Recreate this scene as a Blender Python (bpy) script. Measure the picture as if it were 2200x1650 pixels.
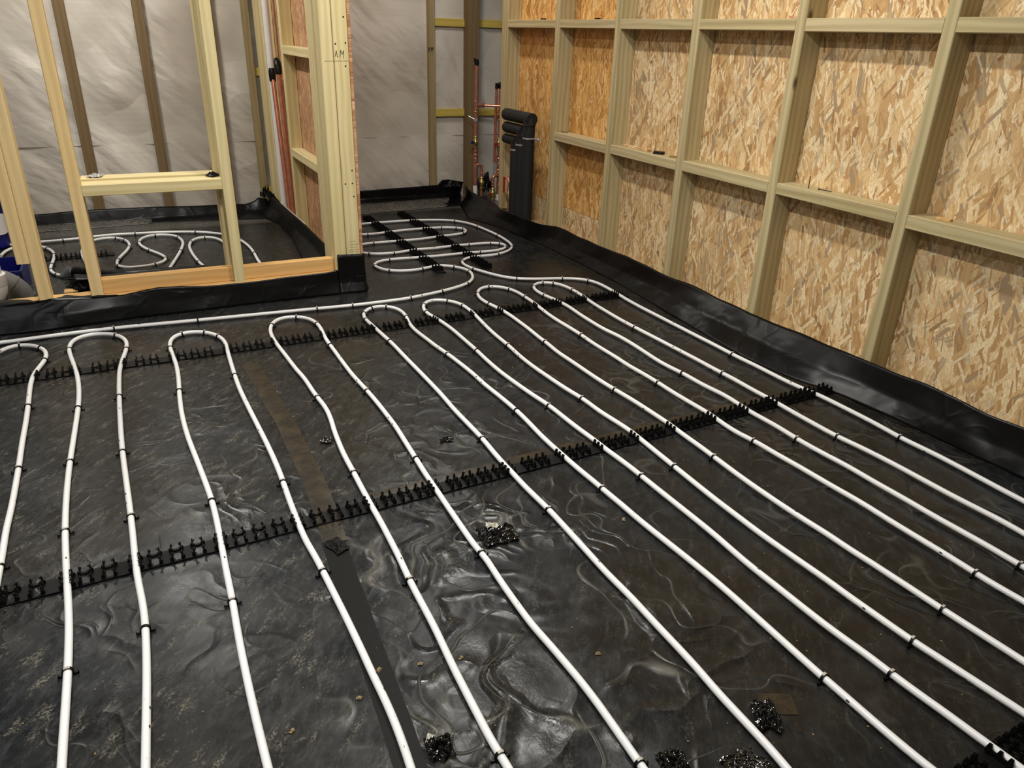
import bpy, bmesh, math, random
from mathutils import Vector, Matrix, noise
from math import pi, sin, cos, radians

for o in list(bpy.data.objects): bpy.data.objects.remove(o)
SC = bpy.context.scene
COL = SC.collection
random.seed(11)

# ------------------------------------------------------------------ camera
H = 1.15
yaw, pit, rol = radians(27.7018), radians(25.1098), radians(1.9223)
fw = Vector((sin(yaw)*cos(pit), cos(yaw)*cos(pit), -sin(pit)))
r0 = Vector((cos(yaw), -sin(yaw), 0)); u0 = r0.cross(fw)
rt = cos(rol)*r0 + sin(rol)*u0; up = -sin(rol)*r0 + cos(rol)*u0
cam_d = bpy.data.cameras.new('camera'); cam = bpy.data.objects.new('camera', cam_d); COL.objects.link(cam)
M = Matrix.Identity(4)
for i in range(3):
    M[i][0], M[i][1], M[i][2] = rt[i], up[i], -fw[i]
M[0][3], M[1][3], M[2][3] = 0, 0, H
cam.matrix_world = M
cam_d.sensor_width = 36; cam_d.lens = 1594.1/2200*36; cam_d.clip_start = .02
SC.camera = cam

# ------------------------------------------------------------------ world, lights, exposure
SC.view_settings.view_transform = 'Standard'; SC.view_settings.look = 'None'
SC.view_settings.gamma = 1; SC.view_settings.use_curve_mapping = False
SC.view_settings.exposure = 0.0
wd = bpy.data.worlds.new('world'); SC.world = wd; wd.use_nodes = True
wd.node_tree.nodes['Background'].inputs[0].default_value = (.75, .8, .9, 1)
wd.node_tree.nodes['Background'].inputs[1].default_value = .09

def area_light(name, loc, sx, sy, power, col, rz=0):
    d = bpy.data.lights.new(name, 'AREA'); d.shape = 'RECTANGLE'; d.size = sx; d.size_y = sy
    d.energy = power; d.color = col
    o = bpy.data.objects.new(name, d); COL.objects.link(o); o.location = loc; o.rotation_euler = (0, 0, rz)
    return o
WARM = (1, .93, .82)
CEIL = 2.42
LIGHTS = [((.2, 1.35, 2.34), .10, .5, 46, (1, .965, .9)), ((1.15, 2.35, 2.37), .10, .5, 34, (1, .965, .9)),
          ((-.2, 4.35, 2.37), .10, .5, 33, (1, .965, .9)), ((-1.3, .2, 2.37), .10, .5, 26, (.95, .97, 1)),
          ((1.65, 4.35, 2.37), .10, .4, 15, (1, .955, .88))]  # last lamp added to brighten the nook, no source known there
for i, (l, sx, sy, p, c) in enumerate(LIGHTS):
    area_light('ceiling_lamp', l, sx, sy, p, c)

# ------------------------------------------------------------------ helpers
def tag(o, label=None, cat=None, group=None, kind=None):
    if label: o['label'] = label
    if cat: o['category'] = cat
    if group: o['group'] = group
    if kind: o['kind'] = kind
    return o

def empty(name, loc=(0, 0, 0), parent=None, **k):
    o = bpy.data.objects.new(name, None); COL.objects.link(o); o.location = loc; o.empty_display_size = .1
    if parent: o.parent = parent
    return tag(o, **k)

def link(name, me, m=None, parent=None, loc=None, rot=None, **k):
    o = bpy.data.objects.new(name, me); COL.objects.link(o)
    if m is not None and not me.materials:
        me.materials.append(m)
    if parent: o.parent = parent
    if loc is not None: o.location = loc
    if rot is not None: o.rotation_euler = rot
    return tag(o, **k)

def shade(me, ang=None):
    for p in me.polygons: p.use_smooth = True
    if ang: me.set_sharp_from_angle(angle=radians(ang))
    return me

def srgb(r, g, b):
    f = lambda c: (c/255/12.92 if c <= 10 else ((c/255+.055)/1.055)**2.4)
    return (f(r), f(g), f(b), 1)

class NT:
    def __init__(s, name):
        s.m = bpy.data.materials.new(name); s.m.use_nodes = True; s.t = s.m.node_tree
        s.b = s.t.nodes['Principled BSDF']
    def n(s, typ, **k):
        nd = s.t.nodes.new(typ)
        for a, v in k.items():
            if a.startswith('i_'):
                key = a[2:]; key = int(key) if key.isdigit() else key
                s.set(nd.inputs[key], v)
            else: setattr(nd, a, v)
        return nd
    def set(s, inp, v):
        if hasattr(v, 'node'): s.t.links.new(v, inp)
        elif hasattr(v, 'outputs'): s.t.links.new(v.outputs[0], inp)
        else: inp.default_value = v
    def bs(s, **k):
        for a, v in k.items(): s.set(s.b.inputs[a.replace('_', ' ')], v)
    def math(s, op, a, b=None, c=None, clamp=False):
        nd = s.n('ShaderNodeMath', operation=op); nd.use_clamp = clamp
        s.set(nd.inputs[0], a)
        if b is not None: s.set(nd.inputs[1], b)
        if c is not None: s.set(nd.inputs[2], c)
        return nd.outputs[0]
    def mix(s, f, a, b, mode='MIX'):
        nd = s.n('ShaderNodeMix', data_type='RGBA', blend_type=mode)
        s.set(nd.inputs[0], f); s.set(nd.inputs[6], a); s.set(nd.inputs[7], b)
        return nd.outputs[2]
    def ramp(s, f, stops, interp='LINEAR'):
        nd = s.n('ShaderNodeValToRGB'); nd.color_ramp.interpolation = interp
        el = nd.color_ramp.elements
        while len(el) < len(stops): el.new(.5)
        for e, (p, c) in zip(el, stops):
            e.position = p; e.color = c if len(c) == 4 else (*c, 1)
        s.set(nd.inputs[0], f)
        return nd.outputs[0]
    def rng(s, f, a, b, c=0., d=1.):
        nd = s.n('ShaderNodeMapRange'); nd.clamp = True
        s.set(nd.inputs[0], f)
        for i, v in enumerate((a, b, c, d)): s.set(nd.inputs[i+1], v)
        return nd.outputs[0]
    def map(s, v, scale=(1, 1, 1), rot=(0, 0, 0), loc=(0, 0, 0)):
        nd = s.n('ShaderNodeMapping'); s.set(nd.inputs[0], v); s.set(nd.inputs[3], scale); s.set(nd.inputs[2], rot); s.set(nd.inputs[1], loc)
        return nd.outputs[0]
    def rmap(s, v, ang, scale, axis='Z_AXIS', loc=(0, 0, 0)):
        "rotate first, then stretch"
        r = s.n('ShaderNodeVectorRotate', rotation_type=axis); s.set(r.inputs['Vector'], v); r.inputs['Angle'].default_value = ang
        return s.map(r.outputs[0], scale, loc=loc)
    def noise(s, v, scale, detail=2, rough=.5, dist=0):
        nd = s.n('ShaderNodeTexNoise'); s.set(nd.inputs['Vector'], v)
        nd.inputs['Scale'].default_value = scale; nd.inputs['Detail'].default_value = detail
        nd.inputs['Roughness'].default_value = rough; nd.inputs['Distortion'].default_value = dist
        return nd
    def vor(s, v, scale, feature='F1', metric='EUCLIDEAN', dim='3D', rnd=1.):
        nd = s.n('ShaderNodeTexVoronoi', feature=feature, voronoi_dimensions=dim)
        if feature != 'DISTANCE_TO_EDGE': nd.distance = metric
        s.set(nd.inputs['Vector'], v); nd.inputs['Scale'].default_value = scale; nd.inputs['Randomness'].default_value = rnd
        return nd
    def bump(s, h, strength=1., dist=.01, normal=None):
        nd = s.n('ShaderNodeBump'); nd.inputs['Strength'].default_value = strength; nd.inputs['Distance'].default_value = dist
        s.set(nd.inputs['Height'], h)
        if normal is not None: s.set(nd.inputs['Normal'], normal)
        return nd.outputs[0]
    def obj(s):
        "object coordinates shifted by a random amount per object"
        tc = s.n('ShaderNodeTexCoord'); oi = s.n('ShaderNodeObjectInfo')
        sh = s.math('MULTIPLY', oi.outputs['Random'], 37.)
        va = s.n('ShaderNodeVectorMath', operation='ADD'); s.set(va.inputs[0], tc.outputs['Object']); s.set(va.inputs[1], sh)
        return va.outputs[0]
    def wobj(s):
        return s.n('ShaderNodeTexCoord').outputs['Object']

def timber_mat(name, light, dark, knot, tint=None, green=.0, rough=.62):
    t = NT(name); v = t.obj()
    big = t.noise(t.map(v, (6, 6, .9)), 1, 3).outputs[0]
    wv = t.n('ShaderNodeVectorMath', operation='MULTIPLY_ADD'); t.set(wv.inputs[0], t.noise(t.map(v, (4, 4, 1.6)), 1, 2).outputs['Color']); t.set(wv.inputs[1], (.03, .03, .02)); t.set(wv.inputs[2], v)
    rings = t.noise(t.map(wv.outputs[0], (30, 30, .9)), 1, 3, .6, .3).outputs[0]
    fine = t.noise(t.map(v, (200, 200, 7)), 1, 2).outputs[0]
    w = t.n('ShaderNodeTexWave', wave_type='RINGS', rings_direction='Z'); t.set(w.inputs['Vector'], t.map(wv.outputs[0], (1, 1, .10), (0.10, .07, 0), (.05, .03, 0)))
    w.inputs['Scale'].default_value = 15; w.inputs['Distortion'].default_value = 3; w.inputs['Detail'].default_value = 2
    w.inputs['Detail Scale'].default_value = .8
    g = t.math('ADD', t.math('MULTIPLY', rings, .55), t.math('MULTIPLY', w.outputs['Fac'], .18))
    g = t.math('ADD', g, t.math('MULTIPLY', fine, .16))
    c = t.ramp(g, [(.08, dark), (.58, light)])
    c = t.mix(t.rng(big, .4, .7, 0, .5), c, t.mix(1, c, tint or light, 'MULTIPLY'))
    kn = t.vor(t.map(v, (5.5, 5.5, 2.6)), 1)
    kd = t.rng(kn.outputs['Distance'], .03, .085, 1, 0)
    sel = t.math('GREATER_THAN', t.n('ShaderNodeSeparateColor', i_0=kn.outputs['Color']).outputs[0], .40)
    c = t.mix(t.math('MULTIPLY', t.math('MULTIPLY', kd, sel), .9), c, knot)
    spots = t.noise(t.map(v, (30, 30, 18)), 1, 3, .7).outputs[0]
    c = t.mix(t.rng(spots, .66, .76, 0, .4), c, dark)
    t.bs(Base_Color=c, Roughness=rough, Specular_IOR_Level=.25)
    t.bs(Normal=t.bump(g, .3, .0015))
    return t.m

def osb_mat(name, ramp_cols, dens=1., edge=False):
    t = NT(name)
    v0 = t.obj()
    sx = t.n('ShaderNodeSeparateXYZ', i_0=v0)
    cb = t.n('ShaderNodeCombineXYZ'); t.set(cb.inputs[0], sx.outputs[1]); t.set(cb.inputs[1], sx.outputs[2])
    v = cb.outputs[0]
    wob = t.noise(v, 30, 1)
    va = t.n('ShaderNodeVectorMath', operation='MULTIPLY_ADD'); t.set(va.inputs[0], wob.outputs['Color']); t.set(va.inputs[1], (.006, .006, 0)); t.set(va.inputs[2], v)
    v = va.outputs[0]
    base = t.vor(t.map(v, (70, 16, 1), (0, 0, .15)), 1, dim='2D')
    cs = t.n('ShaderNodeSeparateColor', i_0=base.outputs['Color'])
    soft = lambda s: t.math('MULTIPLY_ADD', t.math('SUBTRACT', s, .5), .75, .5)
    c = t.ramp(soft(cs.outputs[0]), ramp_cols)
    h = cs.outputs[1]
    LAY = [(-.95, 16, 5, .4), (.8, 13, 4.4, .35), (-.45, 15, 4.6, .3), (.32, 15, 4.4, .25), (-.2, 30, 7, .25), (.05, 14, 4.2, .4), (.6, 44, 9, .4), (-.65, 40, 9, .4), (.15, 60, 12, .3)]
    for i, (a, fx, fy, th) in enumerate(LAY):
        vv = t.map(v, (fx*dens, fy*dens, 1), rot=(0, 0, 0), loc=(i*7.3, i*3.1, 0)) if 0 else None
        r = t.n('ShaderNodeVectorRotate', rotation_type='Z_AXIS'); t.set(r.inputs['Vector'], v); r.inputs['Angle'].default_value = a
        vv = t.map(r.outputs[0], (fx*dens, fy*dens, 1), loc=(i*7.3, i*3.1, 0))
        vo = t.vor(vv, 1, metric='CHEBYCHEV', dim='2D', rnd=.8)
        s = t.n('ShaderNodeSeparateColor', i_0=vo.outputs['Color'])
        wy = t.n('ShaderNodeVectorMath', operation='SUBTRACT'); t.set(wy.inputs[0], vv); t.set(wy.inputs[1], vo.outputs['Position'])
        fibn = t.noise(t.map(vv, (8, .5, 1)), 1, 2, .6).outputs[0]
        ab = t.n('ShaderNodeVectorMath', operation='ABSOLUTE'); t.set(ab.inputs[0], wy.outputs[0])
        sp = t.n('ShaderNodeSeparateXYZ', i_0=ab.outputs[0])
        dx = t.math('SUBTRACT', t.math('MULTIPLY_ADD', s.outputs[2], .23, .08), sp.outputs[0])
        dy = t.math('SUBTRACT', t.math('MULTIPLY_ADD', fibn, .3, .18), sp.outputs[1])
        dd = t.math('MINIMUM', dx, t.math('MULTIPLY', dy, 3))
        m = t.math('MULTIPLY', t.math('GREATER_THAN', s.outputs[1], th), t.math('GREATER_THAN', dd, 0))
        cc = t.ramp(t.math('MULTIPLY_ADD', fibn, .38, t.math('MULTIPLY_ADD', s.outputs[0], 1.0, -.13)), ramp_cols)
        cc = t.mix(1, cc, t.rng(dd, 0, .025, .68, 1), 'MULTIPLY')  # edge shadow of each strand painted as a darker rim
        c = t.mix(m, c, cc)
    gr = t.noise(t.map(v, (190, 60, 1)), 1, 3, .7).outputs[0]
    c = t.mix(t.rng(gr, .42, .66, .0, .55), c, ramp_cols[1][1])
    t.bs(Base_Color=c, Roughness=.58, Specular_IOR_Level=.3, Normal=t.bump(t.math('ADD', h, t.math('MULTIPLY', gr, .6)), .5, .0025))
    return t.m

M_ = {}
M_['treated'] = timber_mat('treated_timber', srgb(198, 182, 142), srgb(146, 128, 88), srgb(78, 58, 34), srgb(236, 238, 218))
M_['pale'] = timber_mat('pale_treated_timber', srgb(226, 211, 164), srgb(190, 170, 118), srgb(96, 70, 40), srgb(243, 241, 222))
M_['pine'] = timber_mat('yellow_pine', srgb(238, 214, 162), srgb(206, 176, 120), srgb(98, 58, 30), srgb(250, 234, 208))
M_['orange_pine'] = timber_mat('orange_pine', srgb(222, 186, 126), srgb(196, 152, 94), srgb(90, 50, 26), srgb(250, 215, 170))
M_['brown'] = timber_mat('dark_brown_timber', srgb(128, 108, 78), srgb(100, 80, 52), srgb(60, 42, 24), srgb(220, 215, 190))  # darkest timber tone, for some of the rear wall studs
M_['tan'] = timber_mat('tan_batten', srgb(166, 148, 110), srgb(128, 108, 70), srgb(70, 50, 30), srgb(230, 230, 205))
M_['yellow'] = timber_mat('yellow_batten', srgb(206, 184, 96), srgb(182, 154, 66), srgb(110, 90, 40), srgb(240, 240, 200))
PALE = [(0, srgb(132, 96, 62)), (.15, srgb(186, 146, 98)), (.38, srgb(216, 180, 128)), (.6, srgb(232, 202, 152)), (.85, srgb(248, 230, 190)), (.99, srgb(166, 146, 118))]
ORNG = [(0, srgb(146, 96, 44)), (.15, srgb(192, 138, 72)), (.38, srgb(216, 164, 92)), (.6, srgb(228, 180, 108)), (.85, srgb(244, 208, 146)), (.99, srgb(176, 124, 68))]
M_['osb'] = osb_mat('osb_pale', PALE)
M_['osb_orange'] = osb_mat('osb_orange', ORNG, 1.05)
M_['osb_red'] = osb_mat('osb_reddish', [(0, srgb(130, 84, 56)), (.2, srgb(168, 118, 82)), (.45, srgb(196, 150, 112)), (.65, srgb(208, 164, 124)), (.85, srgb(226, 190, 150)), (1, srgb(170, 120, 84))], 1.5)

def film_mat(name, kind='floor'):
    t = NT(name); v = t.wobj()
    n1 = t.noise(v, 3.2, 2, .5)
    w = t.n('ShaderNodeVectorMath', operation='MULTIPLY_ADD'); t.set(w.inputs[0], n1.outputs['Color']); t.set(w.inputs[1], (.5, .5, .3)); t.set(w.inputs[2], v)
    wv = w.outputs[0]
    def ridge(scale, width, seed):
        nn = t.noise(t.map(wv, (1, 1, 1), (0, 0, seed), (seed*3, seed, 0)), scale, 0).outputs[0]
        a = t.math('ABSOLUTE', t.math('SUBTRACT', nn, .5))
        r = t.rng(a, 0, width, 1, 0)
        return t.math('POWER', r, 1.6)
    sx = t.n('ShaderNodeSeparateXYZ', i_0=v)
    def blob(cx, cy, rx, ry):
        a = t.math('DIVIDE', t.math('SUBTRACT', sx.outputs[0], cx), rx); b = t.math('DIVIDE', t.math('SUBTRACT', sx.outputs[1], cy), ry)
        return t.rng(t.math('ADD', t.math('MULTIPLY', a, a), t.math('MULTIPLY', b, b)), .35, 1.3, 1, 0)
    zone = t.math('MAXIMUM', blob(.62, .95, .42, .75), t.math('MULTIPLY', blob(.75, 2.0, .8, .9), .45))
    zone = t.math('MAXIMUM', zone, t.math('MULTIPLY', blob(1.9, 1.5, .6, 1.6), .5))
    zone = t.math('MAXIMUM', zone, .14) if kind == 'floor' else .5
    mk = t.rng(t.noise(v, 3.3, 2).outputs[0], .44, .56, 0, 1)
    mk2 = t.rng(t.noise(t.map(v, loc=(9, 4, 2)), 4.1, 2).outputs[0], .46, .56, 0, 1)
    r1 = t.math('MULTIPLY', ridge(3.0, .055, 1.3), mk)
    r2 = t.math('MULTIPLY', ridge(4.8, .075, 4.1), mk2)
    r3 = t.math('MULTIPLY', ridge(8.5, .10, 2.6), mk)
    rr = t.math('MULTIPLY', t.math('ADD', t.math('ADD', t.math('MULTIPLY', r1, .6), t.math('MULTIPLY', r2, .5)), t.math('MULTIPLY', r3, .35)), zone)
    wav = t.noise(t.map(wv, (1, 1.3, 1), (0, 0, .5)), 3.6, 2, .5).outputs[0]
    wav = t.math('MULTIPLY', wav, t.math('ADD', zone, .15))
    crk = t.math('MULTIPLY', t.noise(v, 46, 3, .6).outputs[0], t.rng(t.noise(t.map(v, loc=(2, 8, 1)), 5, 2).outputs[0], .45, .65, .15, 1))
    dust = t.noise(t.map(v, loc=(3, 1, 0)), 7, 5, .7).outputs[0]
    du = t.rng(dust, .45, .72, 0, 1)
    sp = t.noise(v, 190, 2, .6).outputs[0]
    left = t.rng(sx.outputs[0], .1, .75, 1, .25)
    du2 = t.math('MULTIPLY', t.rng(t.noise(t.rmap(v, .75, (3.4, 1.2, 1), 'Z_AXIS', (5, 5, 0)), 9, 5, .75).outputs[0], .54, .70, 0, 1), t.math('MULTIPLY', t.rng(sp, .42, .62, 0, 1), left))
    if kind == 'floor':
        brown = t.rng(t.noise(t.map(v, loc=(1, 2, 3)), 1.3, 2).outputs[0], .42, .6, 0, 1)
        c = t.mix(brown, srgb(20, 23, 26), srgb(25, 23, 20))
        smear = t.rng(t.noise(t.rmap(v, .6, (3.0, 1, 1), 'Z_AXIS', (1, 7, 0)), 20, 5, .75).outputs[0], .48, .72, 0, 1)
        c = t.mix(t.math('MULTIPLY', smear, t.rng(sx.outputs[0], .2, .9, .55, .22)), c, srgb(70, 71, 71))
        c = t.mix(t.math('MULTIPLY', du, .4), c, srgb(46, 46, 44))
        c = t.mix(t.math('MULTIPLY', du2, .75), c, srgb(134, 128, 112))
        band = t.math('MULTIPLY', t.rng(sx.outputs[1], 5.0, 5.08, 0, 1), t.rng(t.noise(v, 75, 4, .8).outputs[0], .44, .64, .15, .9))
        c = t.mix(band, c, srgb(128, 124, 114))
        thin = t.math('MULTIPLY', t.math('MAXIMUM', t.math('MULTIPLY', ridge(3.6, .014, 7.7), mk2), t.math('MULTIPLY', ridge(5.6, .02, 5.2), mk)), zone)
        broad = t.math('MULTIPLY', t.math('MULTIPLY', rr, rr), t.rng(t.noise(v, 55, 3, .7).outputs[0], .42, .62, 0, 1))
        c = t.mix(t.math('MINIMUM', t.math('ADD', t.math('MULTIPLY', thin, .42), t.math('MULTIPLY', broad, .5)), .75), c, srgb(140, 138, 128))  # creases lightened: lamp glints put into the film colour
        rough = t.math('ADD', t.rng(dust, .4, .7, .27, .40), t.math('MULTIPLY', du2, .2))
        mic = t.math('MULTIPLY', t.noise(v, 90, 2, .6).outputs[0], t.math('MULTIPLY_ADD', rr, .0015, .00019))
        hh = t.math('MULTIPLY_ADD', wav, .018, t.math('MULTIPLY_ADD', rr, .012, t.math('MULTIPLY_ADD', thin, .003, t.math('MULTIPLY_ADD', crk, .0009, mic))))
        b = t.bump(hh, 1., 1.)
        t.bs(Base_Color=c, Roughness=rough, Specular_IOR_Level=.30, Normal=b)
    else:
        c = t.mix(t.math('MULTIPLY', du, .3), srgb(9, 9, 10), srgb(20, 20, 20))
        b = t.bump(t.math('MULTIPLY_ADD', wav, .010, t.math('MULTIPLY_ADD', rr, .0036, t.math('MULTIPLY', crk, .00015))), 1., 1.)
        t.bs(Base_Color=c, Roughness=.34, Specular_IOR_Level=.18, Normal=b)
    return t.m
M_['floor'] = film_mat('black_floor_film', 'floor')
M_['film'] = film_mat('black_upstand_film', 'up')

def white_film():
    t = NT('whitish_wall_film'); v = t.wobj()
    n1 = t.noise(v, 1.7, 2)
    w = t.n('ShaderNodeVectorMath', operation='MULTIPLY_ADD'); t.set(w.inputs[0], n1.outputs['Color']); t.set(w.inputs[1], (.16, .1, .16)); t.set(w.inputs[2], v)
    d = t.noise(t.rmap(w.outputs[0], .66, (6.5, 1, 1.3), 'Y_AXIS'), 1, 2, .5).outputs[0]
    d2 = t.noise(t.rmap(w.outputs[0], .95, (17, 1, 3.5), 'Y_AXIS', (4, 0, 2)), 1, 2, .5).outputs[0]
    hz = t.noise(t.map(v, (1, 1, 26)), 1.5, 1).outputs[0]
    c = t.mix(t.rng(t.noise(v, 2.1, 3).outputs[0], .35, .65, 0, 1), srgb(184, 176, 163), srgb(208, 201, 190))
    pm = t.rng(t.noise(v, 1.9, 1).outputs[0], .4, .6, .25, 1)
    b = t.bump(t.math('MULTIPLY', d, pm), .9, .055); b = t.bump(t.math('MULTIPLY', d2, pm), .6, .016, b); b = t.bump(hz, .3, .004, b)
    t.bs(Base_Color=c, Roughness=.36, Specular_IOR_Level=.5, Normal=b)
    return t.m
M_['wfilm'] = white_film()

def plain(name, col, rough=.5, metal=0., var=.0, bump=0., scale=40, spec=.5):
    t = NT(name); v = t.obj()
    n = t.noise(v, scale, 3, .6).outputs[0]
    c = t.mix(t.rng(n, .35, .65, 0, 1), col, tuple(x*(1-var) for x in col[:3])+(1,))
    t.bs(Base_Color=c, Roughness=rough, Metallic=metal, Specular_IOR_Level=spec)
    if bump: t.bs(Normal=t.bump(n, .5, bump))
    return t.m
M_['clip'] = plain('black_plastic', srgb(7, 7, 7), .5, 0, .3, 0, 40, .22)
M_['clip_hi'] = plain('clip_highlight', srgb(190, 182, 168), .5, 0, .3)  # pale colour standing for the highlight on black staples
M_['copper'] = plain('copper', srgb(222, 148, 120), .22, .65, .25, 0, 30, 1.)
M_['brass'] = plain('brass', srgb(206, 180, 112), .3, .8, .3, 0, 60)
M_['steel'] = plain('zinc_steel', srgb(220, 222, 224), .25, .7, .25)
M_['red'] = plain('red_lever', srgb(170, 34, 24), .45, 0, .2)
M_['blue_lever'] = plain('blue_lever', srgb(28, 34, 84), .45, 0, .2)
M_['blue'] = plain('blue_plastic', srgb(14, 22, 120), .4, 0, .3)
M_['white'] = plain('white_plastic', srgb(226, 224, 222), .38, 0, .06)
M_['grey_pipe'] = plain('grey_plastic', srgb(128, 130, 130), .45, 0, .12)
M_['foam'] = plain('black_foam', srgb(26, 26, 25), .75, 0, .35, .001, 90)
M_['btape'] = plain('black_tape', srgb(10, 10, 11), .4, 0, .3, .002, 60, .3)
M_['duct'] = plain('silver_tape', srgb(120, 122, 124), .42, .3, .2, .002, 40)
M_['dtape'] = plain('dark_joint_tape', srgb(14, 13, 12), .55, 0, .3, .001, 60, .15)
M_['crumple'] = plain('crumpled_glossy_tape', srgb(12, 11, 10), .1, 0, .3, .006, 70, .8)
M_['paper'] = plain('white_backing', srgb(205, 202, 188), .5, 0, .15)
M_['ink'] = plain('black_ink', srgb(20, 18, 16), .8)
M_['pencil'] = plain('pencil', srgb(120, 108, 80), .9)
M_['crumb'] = plain('tan_debris', srgb(158, 136, 100), .9, 0, .3)
M_['plaster'] = plain('grey_white_board', srgb(170, 168, 162), .8, 0, .06)
M_['ceiling'] = plain('dark_ceiling_membrane', srgb(70, 66, 60), .9, 0, .1)
M_['clear'] = plain('clear_film', srgb(180, 180, 178), .2, 0, .3, .003, 60)
M_['wtape'] = plain('pale_tape_edge', srgb(214, 200, 184), .5, 0, .1)

def pipe_mat():
    t = NT('white_heating_pipe')
    uv = t.n('ShaderNodeUVMap', uv_map='UVMap').outputs[0]
    s = t.n('ShaderNodeSeparateXYZ', i_0=uv); u, v = s.outputs[0], s.outputs[1]
    sp = t.noise(t.map(uv, (60, 6, 1)), 1, 3, .7).outputs[0]
    c = t.mix(t.rng(sp, .62, .72, 0, .5), srgb(226, 226, 225), srgb(176, 170, 158))
    dots = t.vor(t.map(uv, (22, 2.2, 1)), 1, dim='2D')
    ds = t.n('ShaderNodeSeparateColor', i_0=dots.outputs['Color'])
    dm = t.math('MULTIPLY', t.math('GREATER_THAN', ds.outputs[0], .93), t.math('LESS_THAN', dots.outputs['Distance'], .1))
    c = t.mix(dm, c, srgb(60, 54, 48))
    # faint factory print: groups of grey dashes in a narrow band
    band = t.math('LESS_THAN', t.math('ABSOLUTE', t.math('SUBTRACT', v, .3)), .035)
    seg = t.math('GREATER_THAN', t.noise(t.map(uv, (1.6, .001, 1), (0, 0, 0), (3, 0, 0)), 1, 0).outputs[0], .47)
    word = t.math('GREATER_THAN', t.noise(t.map(uv, (45, .001, 1)), 1, 0).outputs[0], .44)
    gl = t.math('GREATER_THAN', t.noise(t.map(uv, (330, 14, 1)), 1, 1).outputs[0], .47)
    pm = t.math('MULTIPLY', t.math('MULTIPLY', band, seg), t.math('MULTIPLY', word, gl))
    c = t.mix(t.math('MULTIPLY', pm, .5), c, srgb(90, 90, 88))
    t.bs(Base_Color=c, Roughness=.34, Specular_IOR_Level=.5)
    return t.m
M_['pipe'] = pipe_mat()

def tape_mat():
    t = NT('brown_joint_tape'); v = t.wobj()
    n = t.noise(v, 18, 4, .7).outputs[0]
    c = t.mix(t.rng(n, .4, .7, 0, 1), srgb(24, 21, 16), srgb(56, 47, 33))
    t.bs(Base_Color=c, Roughness=.32, Specular_IOR_Level=.5, Normal=t.bump(n, .4, .004))
    return t.m
M_['tape'] = tape_mat()

# ---- mesh builders
def mesh(name, vs, fs, smooth=None):
    me = bpy.data.meshes.new(name); me.from_pydata([tuple(v) for v in vs], [], fs); me.update()
    if smooth: shade(me, smooth)
    return me

def timber_mesh(a, b, L, ch=.0025):
    "bar a x b, long axis local z, centred, chamfered long edges"
    hx, hy, hz = a/2, b/2, L/2
    ring = [(hx-ch, -hy), (hx, -hy+ch), (hx, hy-ch), (hx-ch, hy), (-hx+ch, hy), (-hx, hy-ch), (-hx, -hy+ch), (-hx+ch, -hy)]
    vs = [(x, y, -hz) for x, y in ring]+[(x, y, hz) for x, y in ring]
    fs = [(i, (i+1) % 8, (i+1) % 8+8, i+8) for i in range(8)]+[tuple(range(7, -1, -1)), tuple(range(8, 16))]
    return mesh('timber', vs, fs)

def bar(name, x0, x1, y0, y1, z0, z1, m, parent=None, lean=None, ch=.0025, **k):
    "axis aligned timber between two corners; its grain follows the longest side"
    d = [x1-x0, y1-y0, z1-z0]; c = ((x0+x1)/2, (y0+y1)/2, (z0+z1)/2)
    ax = d.index(max(d))
    if ax == 2: me = timber_mesh(d[0], d[1], d[2], ch); rot = (0, 0, 0)
    elif ax == 0: me = timber_mesh(d[2], d[1], d[0], ch); rot = (0, pi/2, 0)
    else: me = timber_mesh(d[0], d[2], d[1], ch); rot = (pi/2, 0, 0)
    if lean: rot = (rot[0]+lean[0], rot[1]+lean[1], rot[2])
    return link(name, me, M_[m], parent, c, rot, **k)

def panel(name, x0, x1, y0, y1, z0, z1, m, parent=None, **k):
    "sheet with softened arrises"
    c = ((x0+x1)/2, (y0+y1)/2, (z0+z1)/2)
    bm = bmesh.new(); bmesh.ops.create_cube(bm, size=1)
    for v in bm.verts: v.co = Vector((v.co.x*(x1-x0), v.co.y*(y1-y0), v.co.z*(z1-z0)))
    bmesh.ops.bevel(bm, geom=bm.edges[:], offset=min(.0015, min(x1-x0, y1-y0, z1-z0)*.2), segments=1, affect='EDGES')
    me = bpy.data.meshes.new(name); bm.to_mesh(me); bm.free()
    return link(name, me, M_[m] if isinstance(m, str) else m, parent, c, **k)

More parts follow.
